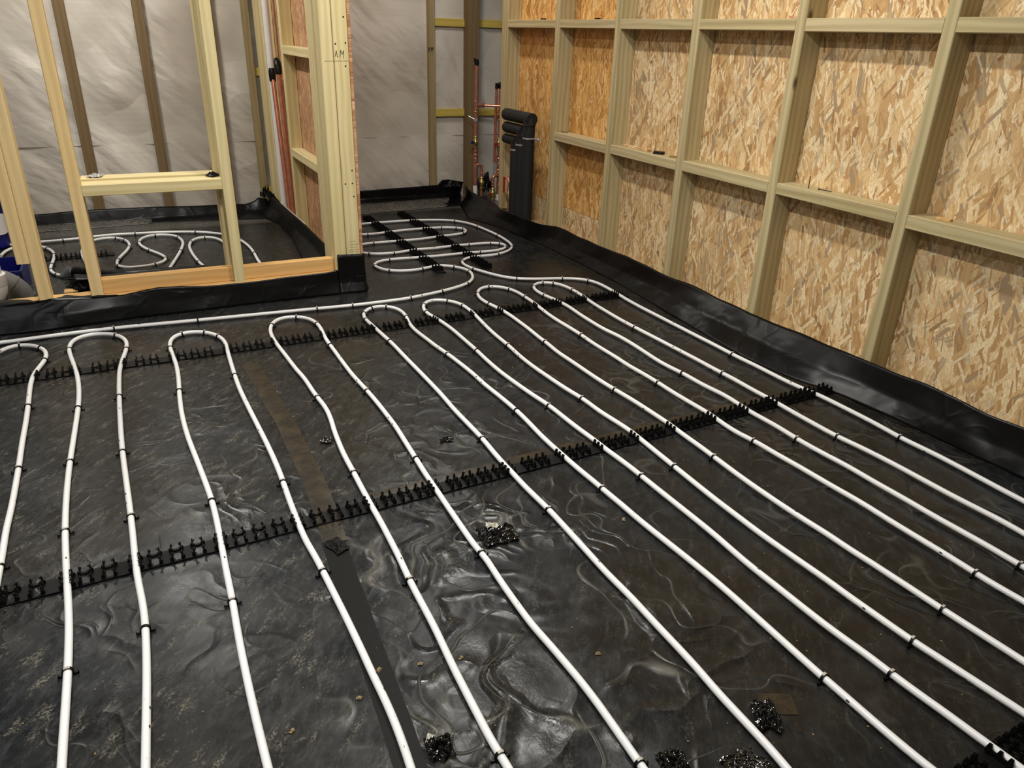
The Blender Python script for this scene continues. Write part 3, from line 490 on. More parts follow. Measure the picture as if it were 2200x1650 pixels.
 'U5': ([(0.856,0.528),(0.8576,0.548),(0.8591,0.568),(0.8602,0.588),(0.8609,0.6081),(0.8612,0.6281),(0.8612,0.6482),(0.8611,0.6682),(0.861,0.6883),(0.861,0.7083),(0.8611,0.7284),(0.8617,0.7484),(0.8625,0.7685),(0.8635,0.7885),(0.8643,0.8086),(0.8647,0.8286),(0.8648,0.8487),(0.8648,0.8687),(0.8647,0.8888),(0.8645,0.9088),(0.8644,0.9289),(0.8644,0.9489),(0.8645,0.969),(0.8646,0.9891),(0.8648,1.0091),(0.8647,1.0292),(0.8643,1.0492),(0.8636,1.0693),(0.8627,1.0893),(0.862,1.1094),(0.8615,1.1294),(0.8614,1.1495),(0.8615,1.1695),(0.8618,1.1896),(0.8621,1.2096),(0.8624,1.2297),(0.8626,1.2497),(0.8629,1.2698),(0.8631,1.2899),(0.8634,1.3099),(0.8636,1.33),(0.8638,1.35),(0.864,1.3701),(0.864,1.3902),(0.8637,1.4102),(0.8631,1.4302),(0.8622,1.4503),(0.8611,1.4703),(0.8601,1.4903),(0.8592,1.5104),(0.8585,1.5304),(0.8582,1.5505),(0.8581,1.5705),(0.8582,1.5906),(0.8583,1.6107),(0.8582,1.6307),(0.858,1.6508),(0.858,1.6708),(0.8582,1.6909),(0.8586,1.7109),(0.8591,1.731),(0.8599,1.751),(0.8608,1.7711),(0.8617,1.7911),(0.8625,1.8111),(0.863,1.8312),(0.8633,1.8512),(0.8632,1.8713),(0.863,1.8914),(0.8626,1.9114),(0.8623,1.9315),(0.8619,1.9515),(0.8615,1.9716),(0.8611,1.9916),(0.8608,2.0117),(0.8607,2.0318),(0.8608,2.0518),(0.8611,2.0719),(0.8617,2.0919),(0.8624,2.112),(0.863,2.132),(0.8635,2.1521),(0.8639,2.1721),(0.864,2.1922),(0.8641,2.2122),(0.864,2.2323),(0.8639,2.2524),(0.8637,2.2724),(0.8635,2.2925),(0.8633,2.3125),(0.863,2.3326),(0.8628,2.3526),(0.8625,2.3727),(0.8621,2.3928),(0.8618,2.4128),(0.8614,2.4329),(0.8611,2.4529),(0.8607,2.473),(0.8603,2.493),(0.8599,2.5131),(0.8597,2.5332),(0.8595,2.5532),(0.8593,2.5733),(0.8593,2.5933),(0.8593,2.6134),(0.8592,2.6335),(0.859,2.6535),(0.8586,2.6736),(0.858,2.6936),(0.8571,2.7136),(0.8561,2.7337),(0.8548,2.7537),(0.8536,2.7737),(0.8525,2.7937),(0.8515,2.8138),(0.8504,2.8338),(0.8494,2.8538),(0.8484,2.8739),(0.8472,2.8939),(0.846,2.9139),(0.8447,2.9339),(0.8435,2.954),(0.8428,2.974),(0.8427,2.994),(0.8436,3.014),(0.8458,3.0338),(0.8499,3.0533),(0.8562,3.072),(0.8651,3.0895),(0.8767,3.1054),(0.8908,3.119),(0.9069,3.1296),(0.9247,3.136),(0.9433,3.1372),(0.9613,3.1326),(0.9777,3.1231),(0.9918,3.1098),(1.003,3.0939),(1.0113,3.0761),(1.0165,3.0572),(1.0192,3.0375),(1.02,3.0176),(1.0193,2.9976),(1.0175,2.9777),(1.0148,2.9578),(1.0115,2.9381),(1.0077,2.9184),(1.004,2.8987),(1.0008,2.8789),(0.9984,2.859),(0.9967,2.839),(0.9958,2.819),(0.9956,2.799),(0.9961,2.7789),(0.9971,2.7589),(0.9987,2.7389),(1.0004,2.719),(1.0022,2.699),(1.0039,2.679),(1.0054,2.659),(1.0068,2.639),(1.0084,2.619),(1.0102,2.599),(1.0124,2.5791),(1.0149,2.5592),(1.0175,2.5393),(1.02,2.5194),(1.0223,2.4995),(1.0243,2.4795),(1.0261,2.4595),(1.0277,2.4395),(1.0292,2.4195),(1.0307,2.3995),(1.0321,2.3795),(1.0334,2.3595),(1.0347,2.3395),(1.0358,2.3195),(1.0366,2.2994),(1.0372,2.2794),(1.0375,2.2593),(1.0376,2.2393),(1.0376,2.2192),(1.0378,2.1991),(1.0384,2.1791),(1.0394,2.1591),(1.0407,2.1391),(1.042,2.119),(1.0433,2.099),(1.0445,2.079),(1.0455,2.059),(1.0465,2.0389),(1.0473,2.0189),(1.048,1.9988),(1.0485,1.9788),(1.0487,1.9587),(1.0486,1.9387),(1.0483,1.9186),(1.0477,1.8986),(1.047,1.8785),(1.0461,1.8585),(1.045,1.8385),(1.0439,1.8184),(1.0428,1.7984),(1.0419,1.7784),(1.0414,1.7583),(1.0412,1.7383),(1.0412,1.7182),(1.0413,1.6982),(1.0416,1.6781),(1.042,1.658),(1.0425,1.638),(1.043,1.6179),(1.0434,1.5979),(1.0439,1.5778),(1.0446,1.5578),(1.0456,1.5378),(1.0469,1.5177),(1.0482,1.4977),(1.0494,1.4777),(1.0503,1.4577),(1.0511,1.4376),(1.052,1.4176),(1.053,1.3976),(1.0541,1.3775),(1.0551,1.3575),(1.056,1.3375),(1.0566,1.3174),(1.0572,1.2974),(1.058,1.2773),(1.059,1.2573),(1.0603,1.2373),(1.0617,1.2173),(1.0633,1.1973),(1.0648,1.1773),(1.0664,1.1573),(1.068,1.1373),(1.0696,1.1173),(1.0711,1.0973),(1.0726,1.0773),(1.0739,1.0573),(1.0752,1.0372),(1.0763,1.0172),(1.0772,0.9972),(1.078,0.9771),(1.0785,0.9571),(1.0788,0.937),(1.079,0.917),(1.079,0.8969),(1.079,0.8769),(1.079,0.8568),(1.079,0.8367),(1.079,0.8167),(1.079,0.7966),(1.0789,0.7766),(1.0788,0.7565),(1.0787,0.7364),(1.0787,0.7164),(1.0788,0.6963),(1.0791,0.6763),(1.0796,0.6562),(1.0801,0.6362),(1.0806,0.6161),(1.0809,0.5961),(1.0813,0.576),(1.0817,0.5559),(1.0824,0.5359),(1.0833,0.5159),(1.0844,0.4958),(1.0857,0.4758),(1.0875,0.4558),(1.0896,0.4359),(1.092,0.416)],
   [44, 65, 109, 123, 127, 131, 135, 144, 167, 194, 220, 258]),
 'U6': ([(1.238,0.346),(1.236,0.3659),(1.2342,0.3859),(1.2326,0.4059),(1.2309,0.4258),(1.2291,0.4458),(1.2273,0.4658),(1.2257,0.4857),(1.2239,0.5057),(1.2218,0.5256),(1.2196,0.5455),(1.2175,0.5655),(1.2156,0.5854),(1.214,0.6054),(1.2128,0.6254),(1.2119,0.6454),(1.2109,0.6654),(1.2094,0.6854),(1.2074,0.7053),(1.2053,0.7252),(1.2033,0.7452),(1.2016,0.7651),(1.2002,0.7851),(1.1992,0.8051),(1.1984,0.8252),(1.1978,0.8452),(1.1972,0.8652),(1.1967,0.8853),(1.1962,0.9053),(1.1956,0.9253),(1.1949,0.9453),(1.1941,0.9654),(1.1935,0.9854),(1.1932,1.0054),(1.1932,1.0255),(1.1936,1.0455),(1.1942,1.0655),(1.195,1.0856),(1.1958,1.1056),(1.1964,1.1256),(1.1967,1.1457),(1.1968,1.1657),(1.1966,1.1857),(1.1963,1.2058),(1.1959,1.2258),(1.1955,1.2458),(1.1951,1.2659),(1.1946,1.2859),(1.1942,1.306),(1.1937,1.326),(1.1932,1.346),(1.1928,1.3661),(1.1924,1.3861),(1.1921,1.4062),(1.1918,1.4262),(1.1916,1.4462),(1.1914,1.4663),(1.1909,1.4863),(1.1902,1.5063),(1.1891,1.5263),(1.1879,1.5463),(1.1864,1.5663),(1.1849,1.5863),(1.1835,1.6063),(1.1824,1.6263),(1.1816,1.6463),(1.1809,1.6664),(1.18,1.6864),(1.1788,1.7064),(1.1774,1.7264),(1.1759,1.7464),(1.1746,1.7664),(1.1735,1.7864),(1.1727,1.8064),(1.172,1.8264),(1.1715,1.8465),(1.171,1.8665),(1.1705,1.8865),(1.17,1.9066),(1.1692,1.9266),(1.1679,1.9466),(1.1661,1.9665),(1.1638,1.9864),(1.1612,2.0063),(1.1586,2.0262),(1.1562,2.046),(1.1541,2.066),(1.1521,2.0859),(1.1503,2.1059),(1.1485,2.1258),(1.1468,2.1458),(1.1452,2.1658),(1.1437,2.1858),(1.1423,2.2058),(1.141,2.2258),(1.1399,2.2458),(1.1391,2.2658),(1.1385,2.2858),(1.1382,2.3059),(1.1381,2.3259),(1.1382,2.3459),(1.1385,2.366),(1.1389,2.386),(1.1394,2.4061),(1.1401,2.4261),(1.1409,2.4461),(1.1416,2.4661),(1.1423,2.4862),(1.1429,2.5062),(1.1433,2.5262),(1.1435,2.5463),(1.1436,2.5663),(1.1437,2.5864),(1.1438,2.6064),(1.1439,2.6265),(1.1441,2.6465),(1.1442,2.6665),(1.1443,2.6866),(1.1442,2.7066),(1.144,2.7267),(1.1435,2.7467),(1.1427,2.7667),(1.1416,2.7867),(1.1402,2.8067),(1.1385,2.8267),(1.1364,2.8466),(1.1339,2.8665),(1.131,2.8863),(1.1277,2.9061),(1.1246,2.9258),(1.1219,2.9457),(1.1202,2.9656),(1.1198,2.9856),(1.1208,3.0055),(1.1236,3.0252),(1.1283,3.0445),(1.135,3.0632),(1.1437,3.081),(1.1546,3.0974),(1.1679,3.1114),(1.1836,3.1217),(1.2013,3.1267),(1.2198,3.1259),(1.2378,3.1199),(1.2543,3.1097),(1.2686,3.0965),(1.2809,3.0811),(1.2911,3.0641),(1.2992,3.046),(1.3051,3.0271),(1.3089,3.0076),(1.311,2.9878),(1.3119,2.9678),(1.312,2.9478),(1.3116,2.9277),(1.3107,2.9077),(1.3095,2.8877),(1.3079,2.8678),(1.3061,2.8478),(1.3042,2.8278),(1.3022,2.8079),(1.3,2.788),(1.2979,2.768),(1.2958,2.7481),(1.2939,2.7282),(1.2922,2.7082),(1.2906,2.6882),(1.2892,2.6682),(1.2879,2.6482),(1.2868,2.6282),(1.2859,2.6082),(1.2852,2.5882),(1.2848,2.5681),(1.2845,2.5481),(1.2842,2.528),(1.2839,2.508),(1.2833,2.488),(1.2824,2.468),(1.2812,2.448),(1.2798,2.428),(1.2784,2.408),(1.2772,2.388),(1.2762,2.368),(1.2756,2.3479),(1.2753,2.3279),(1.2752,2.3078),(1.2754,2.2878),(1.2758,2.2678),(1.2765,2.2477),(1.2774,2.2277),(1.2785,2.2077),(1.2798,2.1877),(1.2812,2.1677),(1.2826,2.1477),(1.2839,2.1277),(1.2852,2.1077),(1.2866,2.0877),(1.2881,2.0678),(1.2899,2.0478),(1.292,2.0279),(1.2945,2.008),(1.2972,1.9881),(1.2997,1.9683),(1.3017,1.9483),(1.3031,1.9284),(1.3038,1.9083),(1.3042,1.8883),(1.3045,1.8683),(1.3052,1.8483),(1.3064,1.8283),(1.3082,1.8083),(1.3104,1.7884),(1.3126,1.7685),(1.3148,1.7486),(1.3168,1.7286),(1.3185,1.7087),(1.3195,1.6887),(1.3198,1.6687),(1.3196,1.6486),(1.3189,1.6286),(1.3182,1.6086),(1.3176,1.5885),(1.3169,1.5685),(1.3162,1.5485),(1.3156,1.5284),(1.3149,1.5084),(1.3143,1.4884),(1.3136,1.4683),(1.313,1.4483),(1.3123,1.4283),(1.3117,1.4082),(1.3111,1.3882),(1.3105,1.3682),(1.3099,1.3481),(1.3094,1.3281),(1.3089,1.3081),(1.3085,1.288),(1.3082,1.268),(1.308,1.248),(1.308,1.2279),(1.3082,1.2079),(1.3084,1.1878),(1.3086,1.1678),(1.3087,1.1478),(1.3089,1.1277),(1.3091,1.1077),(1.3097,1.0876),(1.3105,1.0676),(1.3116,1.0476),(1.3128,1.0276),(1.314,1.0076),(1.3153,0.9876),(1.3167,0.9676),(1.3181,0.9476),(1.3196,0.9276),(1.321,0.9076),(1.322,0.8876),(1.3228,0.8676),(1.3233,0.8476),(1.324,0.8275),(1.3249,0.8075),(1.326,0.7875),(1.3272,0.7675),(1.3283,0.7475),(1.3295,0.7275),(1.3307,0.7075),(1.3321,0.6875),(1.3339,0.6675),(1.3362,0.6476),(1.3387,0.6278),(1.3414,0.6079),(1.344,0.588),(1.3466,0.5682),(1.3491,0.5483),(1.3517,0.5284),(1.3542,0.5085),(1.3567,0.4886),(1.3592,0.4687),(1.3615,0.4488),(1.3638,0.4289),(1.366,0.409)],
   [14, 55, 80, 107, 132, 137, 145, 150, 176, 203, 228, 267]),
 'U7': ([(1.497,0.484),(1.4962,0.504),(1.4953,0.524),(1.4942,0.544),(1.493,0.564),(1.4915,0.5839),(1.4901,0.6039),(1.4886,0.6239),(1.4871,0.6438),(1.4856,0.6638),(1.4843,0.6838),(1.4831,0.7038),(1.4821,0.7238),(1.4812,0.7438),(1.4804,0.7638),(1.4795,0.7838),(1.4785,0.8038),(1.4774,0.8237),(1.4764,0.8437),(1.4753,0.8637),(1.4742,0.8837),(1.4727,0.9037),(1.4711,0.9236),(1.4698,0.9436),(1.469,0.9635),(1.4685,0.9835),(1.4679,1.0035),(1.4668,1.0235),(1.4653,1.0435),(1.4637,1.0634),(1.462,1.0834),(1.4606,1.1033),(1.4593,1.1233),(1.4583,1.1433),(1.4574,1.1633),(1.4567,1.1833),(1.4562,1.2033),(1.4557,1.2234),(1.4554,1.2434),(1.4553,1.2634),(1.4552,1.2834),(1.4554,1.3034),(1.4557,1.3234),(1.4561,1.3435),(1.4568,1.3635),(1.4575,1.3835),(1.4583,1.4035),(1.4591,1.4235),(1.46,1.4435),(1.4608,1.4635),(1.4617,1.4835),(1.4624,1.5035),(1.4628,1.5235),(1.463,1.5435),(1.4631,1.5635),(1.4633,1.5836),(1.4638,1.6036),(1.4645,1.6236),(1.4653,1.6436),(1.4658,1.6636),(1.466,1.6836),(1.4657,1.7036),(1.4651,1.7236),(1.4643,1.7436),(1.4636,1.7636),(1.4628,1.7836),(1.4619,1.8036),(1.461,1.8236),(1.4599,1.8436),(1.4586,1.8636),(1.457,1.8835),(1.4551,1.9035),(1.4531,1.9234),(1.4512,1.9433),(1.4493,1.9632),(1.4475,1.9832),(1.4459,2.0032),(1.4446,2.0231),(1.4433,2.0431),(1.4423,2.0631),(1.4414,2.0831),(1.4408,2.1031),(1.4403,2.1231),(1.44,2.1431),(1.4396,2.1632),(1.4393,2.1832),(1.4388,2.2032),(1.4383,2.2232),(1.4377,2.2432),(1.4371,2.2632),(1.4364,2.2832),(1.4356,2.3032),(1.4351,2.3232),(1.4351,2.3432),(1.4357,2.3632),(1.4368,2.3832),(1.4384,2.4032),(1.4399,2.4231),(1.4412,2.4431),(1.442,2.4631),(1.4424,2.4831),(1.4428,2.5031),(1.4435,2.5231),(1.4446,2.5431),(1.4459,2.5631),(1.4472,2.583),(1.4484,2.603),(1.4494,2.623),(1.4502,2.643),(1.4509,2.663),(1.4514,2.683),(1.4518,2.7031),(1.4522,2.7231),(1.4525,2.7431),(1.4527,2.7631),(1.4527,2.7831),(1.4526,2.8031),(1.4521,2.8232),(1.4513,2.8431),(1.4499,2.8631),(1.448,2.883),(1.4454,2.9029),(1.4423,2.9226),(1.4388,2.9423),(1.4352,2.962),(1.4318,2.9817),(1.429,3.0015),(1.427,3.0214),(1.4262,3.0414),(1.4266,3.0613),(1.4285,3.0811),(1.4319,3.1007),(1.437,3.12),(1.4439,3.1386),(1.4523,3.1567),(1.4622,3.1739),(1.4739,3.1899),(1.4876,3.2037),(1.5035,3.2144),(1.5212,3.2208),(1.5399,3.2219),(1.5583,3.2177),(1.5753,3.209),(1.5904,3.1968),(1.6032,3.182),(1.6135,3.1652),(1.6216,3.1472),(1.6277,3.1283),(1.6321,3.1089),(1.6349,3.0891),(1.6365,3.0692),(1.637,3.0493),(1.6371,3.0292),(1.6369,3.0092),(1.6366,2.9892),(1.6363,2.9692),(1.6357,2.9492),(1.6348,2.9292),(1.6337,2.9092),(1.6322,2.8892),(1.6304,2.8693),(1.6285,2.8494),(1.6265,2.8294),(1.6247,2.8095),(1.623,2.7896),(1.6216,2.7696),(1.6205,2.7496),(1.6195,2.7296),(1.6189,2.7096),(1.6185,2.6896),(1.6185,2.6696),(1.6189,2.6496),(1.6195,2.6296),(1.6202,2.6095),(1.6208,2.5895),(1.6214,2.5695),(1.622,2.5495),(1.6225,2.5295),(1.6228,2.5095),(1.6228,2.4895),(1.6225,2.4695),(1.6218,2.4495),(1.621,2.4295),(1.6201,2.4095),(1.6194,2.3894),(1.6191,2.3694),(1.6192,2.3494),(1.6195,2.3294),(1.62,2.3094),(1.6205,2.2894),(1.621,2.2694),(1.6215,2.2493),(1.622,2.2293),(1.6223,2.2093),(1.6222,2.1893),(1.6218,2.1693),(1.6215,2.1493),(1.6217,2.1293),(1.6226,2.1094),(1.6239,2.0894),(1.6253,2.0694),(1.6267,2.0495),(1.6279,2.0295),(1.6288,2.0095),(1.6297,1.9895),(1.6302,1.9695),(1.6305,1.9494),(1.6306,1.9294),(1.6304,1.9094),(1.6304,1.8894),(1.6305,1.8694),(1.6309,1.8494),(1.6315,1.8293),(1.6323,1.8093),(1.6332,1.7893),(1.6343,1.7694),(1.6355,1.7494),(1.6368,1.7294),(1.6378,1.7094),(1.6384,1.6894),(1.6383,1.6694),(1.6376,1.6494),(1.6364,1.6294),(1.6351,1.6095),(1.634,1.5895),(1.6336,1.5695),(1.634,1.5495),(1.6355,1.5296),(1.638,1.5098),(1.6412,1.4901),(1.6442,1.4703),(1.6465,1.4505),(1.6478,1.4306),(1.6487,1.4106),(1.6497,1.3906),(1.651,1.3706),(1.6526,1.3507),(1.6543,1.3307),(1.656,1.3108),(1.6576,1.2908),(1.6589,1.2708),(1.66,1.2508),(1.661,1.2309),(1.662,1.2109),(1.663,1.1909),(1.6643,1.1709),(1.6658,1.1509),(1.6675,1.131),(1.669,1.111),(1.6701,1.091),(1.6708,1.071),(1.6711,1.051),(1.671,1.031),(1.6709,1.011),(1.6709,0.991),(1.6712,0.971),(1.6716,0.9509),(1.6721,0.9309),(1.6727,0.9109),(1.6733,0.8909),(1.6739,0.8709),(1.6744,0.8509),(1.6748,0.8309),(1.6749,0.8108),(1.6749,0.7908),(1.6747,0.7708),(1.6746,0.7508),(1.6748,0.7308),(1.6755,0.7108),(1.6767,0.6908),(1.6783,0.6709),(1.68,0.6509),(1.6816,0.631),(1.6829,0.611),(1.684,0.591)],
   [11, 48, 74, 99, 125, 133, 140, 146, 153, 180, 206, 230, 266]),
 'U8': ([(1.812,0.664),(1.8103,0.6839),(1.8089,0.7039),(1.808,0.7239),(1.8077,0.7439),(1.8077,0.7639),(1.8076,0.7839),(1.8074,0.8039),(1.8068,0.8239),(1.806,0.8439),(1.805,0.8639),(1.804,0.8839),(1.803,0.9039),(1.8021,0.9239),(1.8014,0.9439),(1.8009,0.9639),(1.8007,0.9839),(1.8005,1.0039),(1.8004,1.0239),(1.8,1.0439),(1.7994,1.0639),(1.7987,1.0839),(1.7979,1.1039),(1.7972,1.1239),(1.7968,1.1439),(1.7966,1.1639),(1.7965,1.184),(1.7963,1.204),(1.7959,1.224),(1.795,1.244),(1.7937,1.2639),(1.7919,1.2838),(1.79,1.3038),(1.7882,1.3237),(1.7867,1.3437),(1.7855,1.3636),(1.7847,1.3836),(1.7842,1.4036),(1.7842,1.4236),(1.7847,1.4436),(1.7854,1.4636),(1.786,1.4836),(1.7863,1.5036),(1.7861,1.5236),(1.7855,1.5436),(1.7845,1.5636),(1.7833,1.5836),(1.7823,1.6036),(1.7817,1.6236),(1.7818,1.6436),(1.7825,1.6635),(1.7837,1.6835),(1.7851,1.7035),(1.7864,1.7234),(1.787,1.7434),(1.7866,1.7634),(1.7851,1.7833),(1.7828,1.8031),(1.7801,1.8229),(1.7775,1.8428),(1.7754,1.8627),(1.7738,1.8826),(1.7728,1.9026),(1.7722,1.9226),(1.7718,1.9426),(1.771,1.9625),(1.7694,1.9825),(1.7671,2.0023),(1.7645,2.0222),(1.7621,2.042),(1.7602,2.0619),(1.7589,2.0819),(1.7582,2.1019),(1.7582,2.1219),(1.7586,2.1419),(1.7594,2.1619),(1.7605,2.1819),(1.7615,2.2018),(1.7626,2.2218),(1.7637,2.2418),(1.7645,2.2618),(1.7653,2.2818),(1.7657,2.3018),(1.766,2.3218),(1.766,2.3418),(1.7657,2.3618),(1.765,2.3818),(1.7636,2.4018),(1.7615,2.4217),(1.7588,2.4415),(1.7561,2.4613),(1.7538,2.4812),(1.7522,2.5011),(1.7513,2.5211),(1.751,2.5411),(1.751,2.5611),(1.7511,2.5811),(1.7513,2.6011),(1.7515,2.6211),(1.7519,2.6411),(1.7524,2.6611),(1.7531,2.6811),(1.7541,2.7011),(1.7554,2.7211),(1.7568,2.7411),(1.7583,2.761),(1.7594,2.781),(1.7601,2.801),(1.7602,2.821),(1.7595,2.841),(1.7583,2.8609),(1.7564,2.8808),(1.7541,2.9007),(1.7512,2.9205),(1.7478,2.9402),(1.7442,2.9599),(1.7406,2.9796),(1.7376,2.9993),(1.7352,3.0192),(1.7337,3.0391),(1.7336,3.059),(1.7352,3.0788),(1.7386,3.0983),(1.7442,3.1173),(1.7521,3.1353),(1.7626,3.1518),(1.7759,3.1658),(1.7916,3.1763),(1.8092,3.1818),(1.8275,3.1812),(1.8453,3.1751),(1.8617,3.1649),(1.8758,3.1516),(1.8872,3.1358),(1.8957,3.1182),(1.9017,3.0994),(1.9059,3.0799),(1.9087,3.0601),(1.9104,3.0402),(1.9113,3.0203),(1.9114,3.0003),(1.9109,2.9803),(1.9098,2.9603),(1.9083,2.9404),(1.9066,2.9204),(1.9047,2.9005),(1.9026,2.8806),(1.9004,2.8607),(1.8983,2.8408),(1.8964,2.8209),(1.8947,2.8009),(1.8935,2.781),(1.8925,2.761),(1.8916,2.741),(1.8909,2.721),(1.8903,2.701),(1.8897,2.681),(1.8891,2.661),(1.8885,2.641),(1.888,2.6209),(1.8877,2.6009),(1.8874,2.5809),(1.8874,2.5609),(1.8877,2.5409),(1.8882,2.5209),(1.8889,2.5009),(1.8898,2.4809),(1.8908,2.4609),(1.8918,2.4409),(1.8928,2.4209),(1.8937,2.4009),(1.8947,2.3809),(1.8956,2.361),(1.8966,2.341),(1.8975,2.321),(1.8985,2.301),(1.8994,2.281),(1.9004,2.261),(1.9013,2.241),(1.9023,2.221),(1.9032,2.201),(1.9042,2.181),(1.9051,2.161),(1.906,2.141),(1.9069,2.121),(1.9077,2.101),(1.9085,2.081),(1.9091,2.061),(1.9096,2.041),(1.9099,2.021),(1.9102,2.001),(1.9106,1.981),(1.9113,1.961),(1.9122,1.941),(1.9132,1.921),(1.9143,1.901),(1.9153,1.881),(1.9159,1.8611),(1.9161,1.841),(1.9159,1.821),(1.9156,1.801),(1.9154,1.781),(1.9155,1.761),(1.9159,1.741),(1.9165,1.721),(1.917,1.701),(1.9174,1.681),(1.9177,1.661),(1.9176,1.641),(1.9172,1.621),(1.9167,1.601),(1.9162,1.5809),(1.9158,1.5609),(1.9158,1.5409),(1.9159,1.5209),(1.916,1.5009),(1.9162,1.4809),(1.9163,1.4609),(1.9165,1.4409),(1.9169,1.4209),(1.9177,1.4009),(1.9192,1.3809),(1.9213,1.361),(1.9238,1.3412),(1.9265,1.3214),(1.9289,1.3015),(1.9311,1.2816),(1.9329,1.2617),(1.9345,1.2417),(1.9358,1.2218),(1.937,1.2018),(1.9379,1.1818),(1.9385,1.1618),(1.939,1.1418),(1.9394,1.1218),(1.9397,1.1018),(1.94,1.0817),(1.9403,1.0617),(1.9406,1.0417),(1.941,1.0217),(1.9417,1.0017),(1.9427,0.9817),(1.9439,0.9617),(1.9453,0.9418),(1.9468,0.9218),(1.9482,0.9019),(1.9496,0.8819),(1.9505,0.8619),(1.9506,0.8419),(1.95,0.822),(1.9492,0.802),(1.9487,0.782),(1.9487,0.762),(1.949,0.742)],
   [3, 38, 66, 117, 124, 129, 132, 139, 167, 194, 221]),
